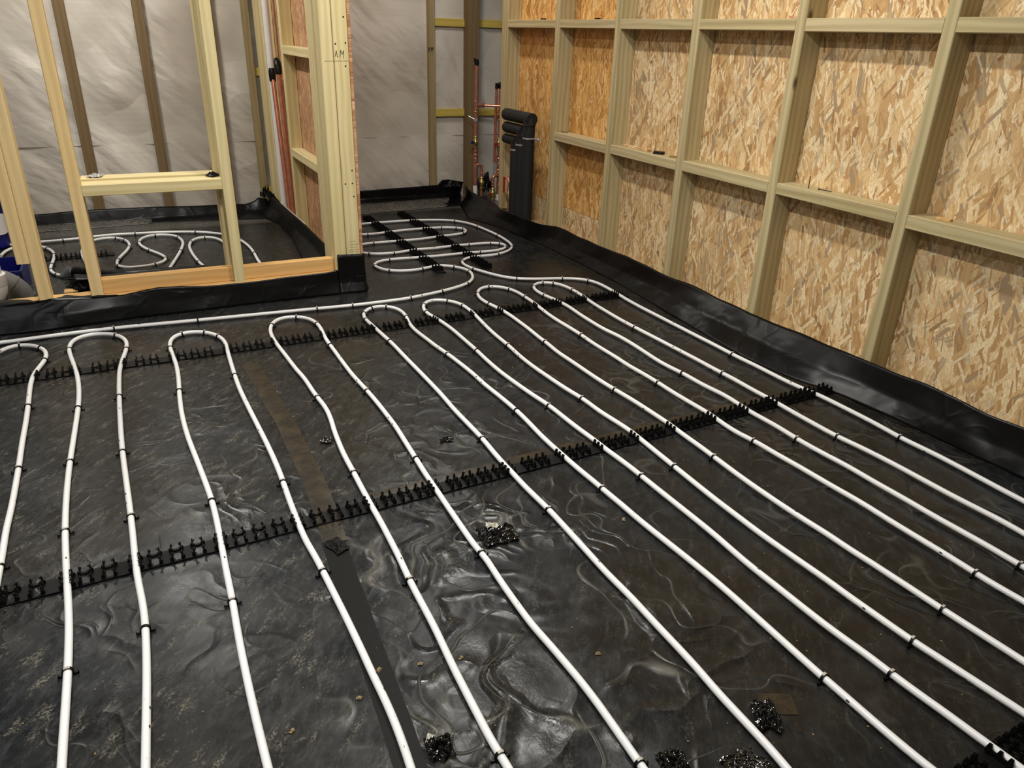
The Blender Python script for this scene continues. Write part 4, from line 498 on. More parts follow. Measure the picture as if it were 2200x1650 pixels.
 'FEED': ([(-0.677,3.282),(-0.657,3.2807),(-0.637,3.2794),(-0.617,3.2782),(-0.597,3.277),(-0.577,3.2761),(-0.557,3.2754),(-0.537,3.2751),(-0.517,3.2752),(-0.497,3.2758),(-0.477,3.2767),(-0.457,3.2779),(-0.437,3.2791),(-0.417,3.2803),(-0.397,3.2812),(-0.377,3.2819),(-0.357,3.2825),(-0.337,3.2828),(-0.3169,3.2832),(-0.2969,3.2834),(-0.2769,3.2836),(-0.2569,3.2837),(-0.2368,3.2838),(-0.2168,3.2837),(-0.1968,3.2834),(-0.1768,3.2831),(-0.1567,3.2825),(-0.1367,3.2818),(-0.1167,3.2809),(-0.0967,3.2798),(-0.0767,3.2785),(-0.0568,3.277),(-0.0368,3.2754),(-0.0169,3.2737),(0.0031,3.2719),(0.023,3.27),(0.043,3.2681),(0.0629,3.2662),(0.0828,3.2642),(0.1028,3.2623),(0.1227,3.2604),(0.1426,3.2585),(0.1626,3.2567),(0.1825,3.255),(0.2025,3.2533),(0.2225,3.2516),(0.2424,3.25),(0.2624,3.2483),(0.2823,3.2467),(0.3023,3.2451),(0.3223,3.2435),(0.3422,3.2419),(0.3622,3.2403),(0.3822,3.2387),(0.4021,3.2371),(0.4221,3.2355),(0.442,3.2339),(0.462,3.2323),(0.482,3.2306),(0.5019,3.229),(0.5219,3.2273),(0.5418,3.2257),(0.5618,3.224),(0.5818,3.2224),(0.6017,3.2207),(0.6217,3.2189),(0.6416,3.2172),(0.6616,3.2153),(0.6815,3.2134),(0.7014,3.2113),(0.7213,3.2093),(0.7413,3.2073),(0.7612,3.2053),(0.7811,3.2034),(0.8011,3.2016),(0.821,3.2),(0.841,3.1986),(0.861,3.1975),(0.881,3.1967),(0.901,3.196),(0.921,3.1956),(0.9411,3.1953),(0.9611,3.1952),(0.9811,3.1953),(1.0011,3.1954),(1.0212,3.1955),(1.0412,3.1958),(1.0612,3.1965),(1.0812,3.1976),(1.1011,3.1994),(1.121,3.2019),(1.1407,3.205),(1.1604,3.2085),(1.1801,3.2125),(1.1996,3.2167),(1.2192,3.2212),(1.2386,3.2258),(1.2581,3.2307),(1.2774,3.2357),(1.2967,3.2411),(1.316,3.2467),(1.335,3.2528),(1.354,3.2593),(1.3727,3.2663),(1.3912,3.2739),(1.4095,3.2819),(1.4275,3.2907),(1.4449,3.3005),(1.4615,3.3114),(1.4771,3.3238),(1.4915,3.3375),(1.5045,3.3526),(1.5162,3.3687),(1.5263,3.3858),(1.535,3.4038),(1.5424,3.4223),(1.5488,3.4412),(1.5542,3.4604),(1.5581,3.4799),(1.5598,3.4996),(1.5589,3.5193),(1.5556,3.5388),(1.5499,3.5577),(1.5418,3.5757),(1.5314,3.5925),(1.5191,3.6082),(1.5056,3.6228),(1.4912,3.6364),(1.4754,3.6478),(1.4581,3.6554),(1.4395,3.6581),(1.4203,3.6564),(1.401,3.652),(1.3818,3.6465),(1.3626,3.6407),(1.3434,3.6354),(1.3239,3.6314),(1.3041,3.6291),(1.2843,3.6286),(1.2645,3.6302),(1.245,3.6339),(1.226,3.6396),(1.2077,3.6473),(1.1904,3.6569),(1.1747,3.6687),(1.161,3.6827),(1.1497,3.6988),(1.1408,3.7164),(1.1342,3.735),(1.1303,3.7543),(1.1293,3.7739),(1.132,3.793),(1.1387,3.811),(1.1494,3.827),(1.1634,3.8402),(1.1799,3.8504),(1.1981,3.8576),(1.2173,3.8621),(1.237,3.8644),(1.2569,3.8649),(1.2769,3.8642),(1.2969,3.8627),(1.3168,3.8608),(1.3367,3.8587),(1.3566,3.8562),(1.3764,3.8536),(1.3963,3.851),(1.4162,3.8487),(1.4361,3.8469),(1.4561,3.8456),(1.4761,3.8446),(1.4961,3.844),(1.5161,3.8436),(1.5361,3.8434),(1.5562,3.8433),(1.5762,3.8434),(1.5962,3.8436),(1.6162,3.8438),(1.6363,3.8441),(1.6563,3.8445),(1.6763,3.8447),(1.6963,3.8445),(1.7163,3.8434),(1.7362,3.8414),(1.756,3.8391),(1.7759,3.8366),(1.7958,3.8343),(1.8157,3.8324),(1.8357,3.8313),(1.8556,3.8316),(1.8753,3.8337),(1.8947,3.8378),(1.9135,3.844),(1.9311,3.8527),(1.947,3.8641),(1.9603,3.8782),(1.9707,3.8946),(1.9773,3.9126),(1.9795,3.9315),(1.9767,3.9499),(1.9685,3.9666),(1.9558,3.9806),(1.9398,3.9913),(1.9218,3.9991),(1.9028,4.0045),(1.8831,4.008),(1.8633,4.0103),(1.8433,4.0118),(1.8234,4.013),(1.8034,4.014),(1.7833,4.0148),(1.7633,4.0156),(1.7433,4.0163),(1.7233,4.0168),(1.7033,4.0169),(1.6833,4.0166),(1.6633,4.0155),(1.6434,4.0135),(1.6236,4.0109),(1.6038,4.0082),(1.5839,4.0064),(1.564,4.0059),(1.5441,4.0068),(1.5241,4.0085),(1.5042,4.0102),(1.4842,4.0114),(1.4642,4.0116),(1.4443,4.0109),(1.4244,4.0089),(1.4047,4.0057),(1.3851,4.0019),(1.3655,3.9979),(1.3458,3.9944),(1.326,3.9917),(1.3061,3.99),(1.2861,3.9898),(1.2663,3.9912),(1.2467,3.9944),(1.2273,3.9992),(1.2085,4.0056),(1.1902,4.0134),(1.173,4.0231),(1.1574,4.035),(1.1439,4.0492),(1.133,4.0655),(1.1248,4.0833),(1.1193,4.1022),(1.1167,4.1217),(1.1173,4.1412),(1.1214,4.1602),(1.129,4.1782),(1.1396,4.1947),(1.1528,4.209),(1.1684,4.2206),(1.1859,4.2292),(1.2047,4.235),(1.2243,4.2386),(1.2441,4.2406),(1.2641,4.2414),(1.2841,4.2414),(1.3041,4.2409),(1.3241,4.2401),(1.3441,4.2391),(1.3641,4.238),(1.3841,4.2369),(1.4041,4.2359),(1.4241,4.235),(1.4441,4.2342),(1.4641,4.2335),(1.4841,4.2329),(1.5042,4.2326),(1.5242,4.2328),(1.5442,4.2336),(1.5641,4.2351),(1.584,4.2373),(1.6038,4.2401),(1.6236,4.2434),(1.6433,4.247),(1.6629,4.2507),(1.6826,4.2541),(1.7025,4.2568),(1.7223,4.2591),(1.7423,4.2611),(1.7622,4.2631),(1.7821,4.2653),(1.802,4.2678),(1.8216,4.271),(1.8407,4.276),(1.8586,4.2837),(1.8747,4.2946),(1.8885,4.3083),(1.8993,4.3244),(1.9068,4.3423),(1.9101,4.3612),(1.909,4.3802),(1.9034,4.3984),(1.8935,4.4148),(1.8802,4.429),(1.8645,4.4408),(1.8473,4.4507),(1.8292,4.4589),(1.8104,4.4657),(1.7912,4.471),(1.7717,4.4748),(1.7518,4.4774),(1.7319,4.4791),(1.7119,4.4802),(1.6919,4.4811),(1.6719,4.482),(1.6519,4.4828),(1.6319,4.4836),(1.6119,4.4842),(1.5919,4.4843),(1.5719,4.4839),(1.5519,4.4829),(1.5319,4.4813),(1.512,4.4793),(1.4921,4.4769),(1.4723,4.4743),(1.4524,4.4715),(1.4327,4.4684),(1.4129,4.4651),(1.3932,4.4616),(1.3735,4.4583),(1.3536,4.4557),(1.3337,4.454),(1.3138,4.4532),(1.2939,4.4538),(1.2744,4.4565),(1.2563,4.4624),(1.2408,4.4727),(1.2291,4.4871),(1.2213,4.5046),(1.2165,4.5236),(1.2144,4.5433),(1.2147,4.5631),(1.2176,4.5826),(1.2226,4.6019),(1.2293,4.6206),(1.2373,4.6389),(1.2465,4.6566),(1.2572,4.6733),(1.2697,4.6886),(1.284,4.7021),(1.3001,4.7135),(1.3176,4.7225),(1.3362,4.7288),(1.3556,4.7326),(1.3754,4.7345),(1.3954,4.7355),(1.4154,4.7359),(1.4354,4.736),(1.4555,4.7359),(1.4755,4.7356),(1.4955,4.7352),(1.5155,4.7346),(1.5355,4.7339),(1.5555,4.733),(1.5755,4.732),(1.5955,4.7308),(1.6155,4.7294),(1.6355,4.7277),(1.6554,4.7258),(1.6753,4.7236),(1.6952,4.7211),(1.7149,4.718),(1.7346,4.7142),(1.7541,4.7097),(1.7734,4.7046),(1.7926,4.699),(1.8117,4.6928),(1.8306,4.6862),(1.8492,4.679),(1.8676,4.6711),(1.8855,4.6623),(1.9028,4.6523),(1.9191,4.6409),(1.9342,4.6281),(1.9481,4.6139),(1.9609,4.5986),(1.9726,4.5824),(1.9831,4.5654),(1.9922,4.5477),(2.0001,4.5294),(2.0068,4.5106),(2.0124,4.4914),(2.0171,4.472),(2.0211,4.4524),(2.0245,4.4326),(2.0275,4.4128),(2.0301,4.393),(2.0326,4.3731),(2.0347,4.3532),(2.0367,4.3333),(2.0386,4.3133),(2.0402,4.2934),(2.0417,4.2734),(2.0431,4.2534),(2.0442,4.2334),(2.0452,4.2134),(2.046,4.1934),(2.0465,4.1734),(2.0466,4.1534),(2.0465,4.1334),(2.0461,4.1133),(2.0453,4.0933),(2.0443,4.0733),(2.0429,4.0534),(2.0411,4.0334),(2.039,4.0135),(2.0365,3.9936),(2.0334,3.9739),(2.0298,3.9542),(2.0252,3.9347),(2.0197,3.9156),(2.0128,3.8968),(2.0046,3.8787),(1.9947,3.8614),(1.9833,3.8452),(1.9704,3.8301),(1.9561,3.8162),(1.9407,3.8035),(1.9244,3.7921),(1.9073,3.7817),(1.8896,3.7725),(1.8714,3.7644),(1.8526,3.7579),(1.8333,3.7535),(1.8136,3.7511),(1.7937,3.7505),(1.7738,3.7513),(1.7539,3.753),(1.734,3.7547),(1.7141,3.7554),(1.6944,3.7538),(1.6753,3.7496),(1.657,3.7424),(1.64,3.7325),(1.6246,3.7202),(1.6114,3.7058),(1.6006,3.6894),(1.5928,3.6714),(1.588,3.6524),(1.5858,3.6328),(1.5859,3.6129),(1.5879,3.5931),(1.5914,3.5735),(1.5961,3.5541),(1.6016,3.5348),(1.6078,3.5158),(1.6146,3.497),(1.6219,3.4783),(1.6294,3.4598),(1.6371,3.4413),(1.6451,3.4229),(1.6535,3.4047),(1.6625,3.3869),(1.6724,3.3695),(1.6831,3.3527),(1.6948,3.3365),(1.7076,3.3213),(1.7218,3.3074),(1.7374,3.2951),(1.7541,3.2843),(1.7716,3.2748),(1.7897,3.2662),(1.8081,3.2584),(1.8268,3.2511),(1.8456,3.2445),(1.8647,3.2384),(1.8839,3.2329),(1.9032,3.2274),(1.9224,3.2218),(1.9414,3.2155),(1.9601,3.2086),(1.9786,3.2008),(1.9965,3.1921),(2.0139,3.1823),(2.0303,3.1711),(2.0454,3.1582),(2.0587,3.1436),(2.07,3.1275),(2.079,3.1099),(2.0854,3.0913),(2.0895,3.0719),(2.0918,3.0521),(2.0929,3.0321),(2.0932,3.0121),(2.093,2.9921),(2.0924,2.9721),(2.0916,2.9521),(2.0906,2.9321),(2.0894,2.9121),(2.0879,2.8921),(2.0862,2.8722),(2.0844,2.8522),(2.0826,2.8323),(2.0809,2.8123),(2.0795,2.7924),(2.0784,2.7724),(2.0774,2.7524),(2.0767,2.7324),(2.0761,2.7123),(2.0758,2.6923),(2.0757,2.6723),(2.0758,2.6523),(2.0761,2.6322),(2.0763,2.6122),(2.0766,2.5922),(2.0769,2.5722),(2.0771,2.5521),(2.0773,2.5321),(2.0774,2.5121),(2.0776,2.4921),(2.0777,2.472),(2.0778,2.452),(2.0779,2.432),(2.0781,2.412),(2.0782,2.3919),(2.0783,2.3719),(2.0785,2.3519),(2.0787,2.3319),(2.0788,2.3118),(2.0791,2.2918),(2.0793,2.2718),(2.0797,2.2518),(2.08,2.2317),(2.0804,2.2117),(2.0808,2.1917),(2.081,2.1717),(2.0812,2.1516),(2.0811,2.1316),(2.0809,2.1116),(2.0808,2.0916),(2.0807,2.0715),(2.0808,2.0515),(2.0812,2.0315),(2.082,2.0115),(2.0829,1.9915),(2.084,1.9715),(2.085,1.9515),(2.0859,1.9315),(2.0865,1.9115),(2.0869,1.8914),(2.087,1.8714),(2.0871,1.8514),(2.0872,1.8314),(2.0876,1.8113),(2.0882,1.7913),(2.0892,1.7713),(2.0905,1.7513),(2.0921,1.7314),(2.0943,1.7115),(2.0971,1.6917),(2.1004,1.672),(2.1036,1.6522),(2.1063,1.6324),(2.1081,1.6125),(2.1092,1.5925),(2.1099,1.5725),(2.1103,1.5525),(2.1107,1.5325),(2.111,1.5124),(2.1113,1.4924),(2.1115,1.4724),(2.1117,1.4524),(2.1117,1.4323),(2.1115,1.4123),(2.111,1.3923),(2.1101,1.3723),(2.1089,1.3523),(2.1077,1.3323),(2.1066,1.3123),(2.106,1.2923),(2.1061,1.2723),(2.1068,1.2523),(2.1079,1.2323),(2.1091,1.2123),(2.1101,1.1923),(2.1109,1.1723),(2.1112,1.1523),(2.1112,1.1323),(2.1109,1.1123),(2.1105,1.0922),(2.11,1.0722),(2.1093,1.0522),(2.1086,1.0322),(2.1078,1.0122),(2.1071,0.9922),(2.1064,0.9722),(2.1059,0.9521),(2.1054,0.9321),(2.1051,0.9121),(2.1051,0.8921),(2.1052,0.872),(2.1056,0.852),(2.106,0.832)],
   [27, 43, 68, 76, 90, 99, 108, 119, 125, 135, 144, 150, 158, 185, 195, 200, 203, 210, 234, 241, 258, 288, 294, 297, 302, 327, 378, 389, 402, 417, 426, 440, 448, 462, 474, 481, 535, 573]),
 'LOUT': ([(-0.804,4.914),(-0.7847,4.9084),(-0.7654,4.9027),(-0.746,4.8973),(-0.7266,4.8922),(-0.707,4.8879),(-0.6873,4.885),(-0.6674,4.8843),(-0.6476,4.8857),(-0.6278,4.8887),(-0.608,4.8919),(-0.5881,4.8947),(-0.5681,4.8969),(-0.5481,4.8987),(-0.528,4.9003),(-0.508,4.9017),(-0.4879,4.903),(-0.4678,4.904),(-0.4477,4.9047),(-0.4276,4.9053),(-0.4075,4.9061),(-0.3874,4.9071),(-0.3674,4.9087),(-0.3474,4.9108),(-0.3275,4.9133),(-0.3076,4.9162),(-0.2877,4.9195),(-0.268,4.9232),(-0.2483,4.9274),(-0.2288,4.932),(-0.2092,4.9368),(-0.1896,4.9412),(-0.1699,4.9451),(-0.1501,4.948),(-0.1301,4.9497),(-0.1101,4.9501),(-0.09,4.9494),(-0.07,4.9479),(-0.05,4.9457),(-0.03,4.9433),(-0.0101,4.9408),(0.0099,4.9384),(0.0299,4.9362),(0.0499,4.9341),(0.0699,4.9321),(0.0899,4.9299),(0.1098,4.9274),(0.1297,4.9245),(0.1495,4.921),(0.1692,4.917),(0.1888,4.9125),(0.2083,4.9076),(0.2277,4.9023),(0.247,4.8967),(0.2662,4.8907),(0.2852,4.8843),(0.3041,4.8773),(0.3226,4.8696),(0.3408,4.8611),(0.3585,4.8516),(0.3758,4.8414),(0.3925,4.8303),(0.4088,4.8185),(0.4246,4.8061),(0.4398,4.793),(0.4543,4.7791),(0.4678,4.7644),(0.4805,4.7488),(0.4923,4.7326),(0.5035,4.7159),(0.5141,4.6988),(0.5238,4.6813),(0.5326,4.6633),(0.5403,4.6447),(0.5468,4.6258),(0.5521,4.6064),(0.5565,4.5868),(0.5602,4.5671),(0.5635,4.5473),(0.5665,4.5274),(0.5694,4.5075),(0.572,4.4875),(0.5744,4.4676),(0.5766,4.4476),(0.5785,4.4276),(0.5801,4.4075),(0.5813,4.3874),(0.5821,4.3674),(0.5826,4.3473),(0.5829,4.3271),(0.5829,4.307),(0.5828,4.2869),(0.5825,4.2668),(0.5822,4.2467),(0.5816,4.2266),(0.5809,4.2065),(0.5801,4.1864),(0.5792,4.1663),(0.5784,4.1462),(0.5777,4.1261),(0.5773,4.106),(0.5773,4.0859),(0.5775,4.0658),(0.5778,4.0457),(0.5782,4.0256),(0.5786,4.0055),(0.5788,3.9854),(0.579,3.9653),(0.5791,3.9452),(0.5792,3.925),(0.5791,3.9049),(0.5789,3.8848),(0.5784,3.8647),(0.5778,3.8446),(0.577,3.8245),(0.5761,3.8044),(0.5751,3.7843),(0.5741,3.7643),(0.5731,3.7442),(0.572,3.7241),(0.571,3.704)],
   [22, 41, 58, 77, 93]),
 'LIN1': ([(-0.648,4.653),(-0.646,4.6729),(-0.6437,4.6928),(-0.6406,4.7125),(-0.6367,4.7321),(-0.6316,4.7513),(-0.6251,4.7701),(-0.6167,4.788),(-0.6063,4.8047),(-0.5935,4.8194),(-0.5783,4.8312),(-0.5611,4.8386),(-0.5428,4.8406),(-0.5246,4.8369),(-0.5074,4.8285),(-0.4917,4.8167),(-0.4778,4.8027),(-0.4655,4.7872),(-0.4547,4.7705),(-0.445,4.7531),(-0.4363,4.7351),(-0.4285,4.7167),(-0.4215,4.698),(-0.4154,4.679),(-0.4104,4.6597),(-0.4064,4.6401),(-0.4033,4.6204),(-0.4011,4.6005),(-0.3995,4.5806),(-0.3984,4.5606),(-0.3979,4.5407),(-0.3978,4.5207),(-0.3981,4.5007),(-0.3986,4.4807),(-0.3993,4.4607),(-0.4003,4.4407),(-0.4013,4.4207),(-0.4023,4.4007),(-0.4033,4.3807),(-0.4042,4.3608),(-0.4049,4.3408),(-0.4051,4.3208),(-0.4044,4.3008),(-0.4027,4.281),(-0.3999,4.2612),(-0.3956,4.2418),(-0.3898,4.2228),(-0.3822,4.2044),(-0.3728,4.187),(-0.3616,4.1706),(-0.3492,4.155),(-0.336,4.14)],
   [20, 28, 38, 43, 48]),
 'LIN2': ([(-0.24,4.292),(-0.2421,4.3119),(-0.2442,4.3318),(-0.2464,4.3517),(-0.2485,4.3717),(-0.2506,4.3916),(-0.2528,4.4115),(-0.255,4.4314),(-0.2573,4.4513),(-0.2596,4.4712),(-0.2617,4.4911),(-0.2636,4.511),(-0.265,4.531),(-0.2661,4.551),(-0.2669,4.571),(-0.2673,4.591),(-0.2673,4.611),(-0.2667,4.631),(-0.2657,4.651),(-0.2642,4.671),(-0.2623,4.6909),(-0.2598,4.7108),(-0.2566,4.7305),(-0.2525,4.7501),(-0.2472,4.7693),(-0.2406,4.7881),(-0.2326,4.8064),(-0.2233,4.824),(-0.2122,4.8403),(-0.1989,4.8546),(-0.1833,4.8658),(-0.1656,4.8731),(-0.1467,4.8761),(-0.1276,4.8746),(-0.1095,4.8687),(-0.0931,4.8587),(-0.079,4.8453),(-0.0671,4.8296),(-0.0574,4.8124),(-0.0497,4.7941),(-0.0436,4.7751),(-0.039,4.7557),(-0.0356,4.736),(-0.0331,4.7162),(-0.0316,4.6963),(-0.031,4.6763),(-0.0314,4.6563),(-0.0329,4.6364),(-0.0353,4.6165),(-0.0384,4.5967),(-0.042,4.5771),(-0.0461,4.5575),(-0.0507,4.538),(-0.0557,4.5186),(-0.0611,4.4993),(-0.0666,4.4801),(-0.0721,4.4608),(-0.0774,4.4415),(-0.0825,4.4221),(-0.0874,4.4027),(-0.0919,4.3832),(-0.0958,4.3636),(-0.0989,4.3438),(-0.1012,4.324),(-0.1024,4.304),(-0.1021,4.2841),(-0.0999,4.2645),(-0.0951,4.2455),(-0.087,4.228),(-0.0752,4.213),(-0.0601,4.2015),(-0.0425,4.1936),(-0.0235,4.1894),(-0.0039,4.1883),(0.0159,4.1898),(0.0353,4.1937),(0.0541,4.1999),(0.0719,4.2084),(0.0883,4.2193),(0.1026,4.2325),(0.1144,4.2481),(0.1232,4.2655),(0.1289,4.2842),(0.1316,4.3037),(0.1315,4.3235),(0.1291,4.3432),(0.125,4.3627),(0.1195,4.3818),(0.113,4.4008),(0.1058,4.4194),(0.0982,4.4379),(0.0902,4.4563),(0.0821,4.4746),(0.074,4.4929),(0.0661,4.5113),(0.0587,4.5299),(0.0517,4.5487),(0.0452,4.5676),(0.0393,4.5867),(0.034,4.606),(0.0295,4.6255),(0.0258,4.6452),(0.023,4.665),(0.0214,4.6848),(0.021,4.7048),(0.0222,4.7247),(0.0248,4.7445),(0.0288,4.764),(0.0344,4.7831),(0.0418,4.8014),(0.0515,4.8187),(0.0635,4.8341),(0.0779,4.8469),(0.0946,4.8558),(0.1131,4.8601),(0.1322,4.8597),(0.1512,4.8555),(0.1693,4.8479),(0.1858,4.8375),(0.2001,4.8243),(0.212,4.8087),(0.2214,4.7914),(0.2289,4.773),(0.2347,4.7539),(0.2391,4.7345),(0.2424,4.7148),(0.2448,4.6949),(0.2463,4.675),(0.247,4.655),(0.2468,4.635),(0.2459,4.615),(0.2442,4.5951),(0.2418,4.5752),(0.2389,4.5554),(0.2356,4.5356),(0.2321,4.5159),(0.2284,4.4962),(0.2246,4.4766),(0.2207,4.4569),(0.2167,4.4373),(0.2126,4.4177),(0.2083,4.3981),(0.2039,4.3786),(0.1994,4.3591),(0.1948,4.3396),(0.1902,4.3201),(0.1855,4.3006),(0.1807,4.2812),(0.1759,4.2618),(0.171,4.2423),(0.166,4.2229),(0.1611,4.2035),(0.1561,4.1841),(0.1513,4.1647),(0.1465,4.1452),(0.1418,4.1258),(0.1373,4.1063),(0.1328,4.0867),(0.1284,4.0672),(0.124,4.0477),(0.1197,4.0281),(0.1153,4.0086),(0.111,3.989)],
   [35, 39, 48, 61, 67, 77, 83, 94, 104, 114, 123, 139]),
 'LIN3': ([(0.328,3.878),(0.3254,3.898),(0.3229,3.918),(0.3203,3.9381),(0.3178,3.9581),(0.3152,3.9781),(0.3125,3.9981),(0.3097,4.0181),(0.3069,4.0381),(0.3039,4.058),(0.3007,4.078),(0.2976,4.0979),(0.2944,4.1179),(0.2915,4.1378),(0.2887,4.1578),(0.2863,4.1778),(0.284,4.1979),(0.282,4.218),(0.2801,4.2381),(0.2784,4.2582),(0.2768,4.2783),(0.2753,4.2984),(0.274,4.3186),(0.2728,4.3387),(0.2719,4.3589),(0.2711,4.379),(0.2705,4.3992),(0.2701,4.4194),(0.2699,4.4396),(0.2699,4.4598),(0.2703,4.4799),(0.271,4.5001),(0.2723,4.5202),(0.2741,4.5403),(0.2766,4.5603),(0.2798,4.5802),(0.2838,4.6),(0.2888,4.6195),(0.295,4.6386),(0.3029,4.657),(0.3129,4.6741),(0.3252,4.6894),(0.3402,4.7013),(0.3572,4.7081),(0.3752,4.7085),(0.3926,4.7025),(0.4079,4.6912),(0.4209,4.6765),(0.4314,4.6596),(0.4398,4.6415),(0.4465,4.6226),(0.4518,4.6032),(0.4559,4.5835),(0.4588,4.5636),(0.4608,4.5435),(0.462,4.5234),(0.4626,4.5032),(0.4627,4.483),(0.4624,4.4629),(0.4618,4.4427),(0.4609,4.4225),(0.4597,4.4024),(0.4582,4.3822),(0.4566,4.3621),(0.4547,4.342),(0.4526,4.322),(0.4503,4.3019),(0.4478,4.2819),(0.4452,4.2619),(0.4426,4.2419),(0.4398,4.2219),(0.4369,4.2019),(0.4341,4.1819),(0.4311,4.1619),(0.4282,4.142),(0.4252,4.122),(0.4222,4.1021),(0.4192,4.0821),(0.4161,4.0621),(0.413,4.0422),(0.4098,4.0223),(0.4066,4.0023),(0.4032,3.9824),(0.3998,3.9625),(0.3964,3.9427),(0.3929,3.9228),(0.3895,3.9029),(0.386,3.883)],
   [15, 37, 44]),
}

# ================================================================== SETTING
def grid_floor():
    nx, ny = 90, 100; x0, x1, y0, y1 = -2.6, 3.3, -1.4, 5.42
    vs = [(x0+(x1-x0)*i/nx, y0+(y1-y0)*j/ny, 0) for i in range(nx+1) for j in range(ny+1)]
    vs = [(x, y, .0012*noise.noise(Vector((x*3, y*3, 0)))-.0006) for x, y, z in vs]
    W = ny+1
    return mesh('floor', vs, [(i*W+j, (i+1)*W+j, (i+1)*W+j+1, i*W+j+1) for i in range(nx) for j in range(ny)])
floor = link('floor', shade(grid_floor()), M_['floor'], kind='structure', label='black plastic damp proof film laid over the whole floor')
ceiling = panel('ceiling', -2.6, 3.3, -1.4, 5.5, 2.42, 2.45, 'ceiling', kind='structure')
panel('wall_front', -2.6, 3.3, -1.45, -1.4, 0, 2.42, 'plaster', kind='structure')
panel('wall_left', -2.65, -2.6, -1.4, 5.5, 0, 2.42, 'plaster', kind='structure')

# ---- right wall: studs, noggins, osb panels
WR = empty('wall_right', (2.3, 2, 0), kind='structure', label='timber stud wall lined behind with chipboard-like strand panels')
def ch(o, par):
    o.parent = par; o.matrix_parent_inverse = Matrix.Translation(-Vector(par.location)); return o
ST = [(4.600, 4.640), (4.6405, 4.680), (3.957, 4.006), (3.364, 3.412), (2.774, 2.821), (2.187, 2.234), (1.598, 1.642), (1.0, 1.045), (.40, .445), (-.2, -.155), (-.8, -.755)]
for i, (a, b) in enumerate(ST):
    ch(bar('stud', 2.3, 2.396, a, b, .0455, 2.33, 'treated'), WR)
gaps = [(a2, b1) for (a1, b1), (a2, b2) in zip([(0, 0)]+ST[2:], [ST[1]]+ST[2:])]
edges = [(4.006, 4.600), (3.412, 3.957), (2.821, 3.364), (2.234, 2.774), (1.642, 2.187), (1.045, 1.598), (.445, 1.0), (-.155, .40)]
zm = [None, (.601, .648), (.606, .652), (.610, .656), (.613, .657), (.608, .653), (.61, .655), (.61, .655)]
for i, (a, b) in enumerate(edges):
    if zm[i]: ch(bar('noggin', 2.301, 2.395, a+.0005, b-.0005, zm[i][0], zm[i][1], 'treated'), WR)
    ch(bar('noggin', 2.301, 2.395, a+.0005, b-.0005, 1.197+.002*(i % 2), 1.240+.001*(i % 3), 'treated'), WR)
    ch(bar('noggin', 2.301, 2.395, a+.0005, b-.0005, 1.79, 1.835, 'treated'), WR)
ch(bar('sole_plate', 2.3, 2.396, -1.38, 4.69, .001, .045, 'treated'), WR)
ch(bar('head_plate', 2.3, 2.396, -1.38, 4.69, 2.3305, 2.38, 'treated'), WR)
for (a, b, z0, z1, m) in ((3.39, 4.69, .205, 2.4, 'osb_orange'), (3.39, 4.69, .002, .203, 'osb'), (2.21, 3.388, .002, 2.4, 'osb'), (1.02, 2.208, .002, 2.4, 'osb'), (-.18, 1.018, .002, 2.4, 'osb'), (-1.38, -.182, .002, 2.4, 'osb')):
    ch(panel('strand_panel', 2.3965, 2.4075, a, b, z0, z1, m), WR)

# ---- back wall: white film, studs, battens
WB = empty('wall_back', (.8, 5.4, 0), kind='structure', label='studded rear wall covered with whitish translucent film')
def back_film(z0, z1, yo, seed):
    nx, nz = 170, max(8, int((z1-z0)/.03)); x0, x1 = -2.6, 3.3; vs = []
    studs = [-.78, -.16, .243, .63, .87, .95, 2.09, 2.38, 2.6]
    for i in range(nx+1):
        x = x0+(x1-x0)*i/nx
        near = min(abs(x-s) for s in studs)
        for j in range(nz+1):
            z = z0+(z1-z0)*j/nz
            q = Vector((x*2.3+z*1.6+seed, z*1.1-x*.5, seed))
            b = noise.noise(q)*.028+noise.noise(q*2.6)*.012
            k = min(1, near/.12)
            vs.append((x, 5.402+yo-(.004+abs(b))*k*min(1, .25+(z-z0)*4 if seed > 1 else 1), z))
    W = nz+1
    return shade(mesh('film', vs, [(i*W+j, i*W+j+1, (i+1)*W+j+1, (i+1)*W+j) for i in range(nx) for j in range(nz)]))
ch(link('wall_film', back_film(.462, 2.42, -.001, 2.3), M_['wfilm']), WB)
ch(link('wall_film', back_film(.0, .466, .006, .4), M_['wfilm']), WB)
for a, b, m in ((-.78, -.72, 'brown'), (-.194, -.134, 'brown'), (.214, .270, 'brown'), (.60, .655, 'brown'), (.829, .873, 'tan'), (.928, .965, 'tan'), (2.064, 2.113, 'tan')):
    ch(bar('stud', a, b, 5.357, 5.3955, .001, 2.4, m), WB)
ch(bar('stud', 2.345, 2.430, 5.305, 5.395, .001, 2.4, 'brown', label='wide dark brown post of the rear wall'), WB)
ch(bar('stud', 2.66, 2.71, 5.357, 5.3955, .001, 2.4, 'tan'), WB)
for x0, x1, z0, z1 in ((2.114, 2.344, 1.197, 1.248), (2.431, 2.659, 1.199, 1.25), (2.114, 2.344, .598, .65), (2.431, 2.659, .598, .648), (.874, .927, .866, .916), (.874, .927, .112, .168)):
    ch(bar('batten', x0, x1, 5.372, 5.3955, z0, z1, 'yellow', label='yellow batten piece nailed between rear studs'), WB)

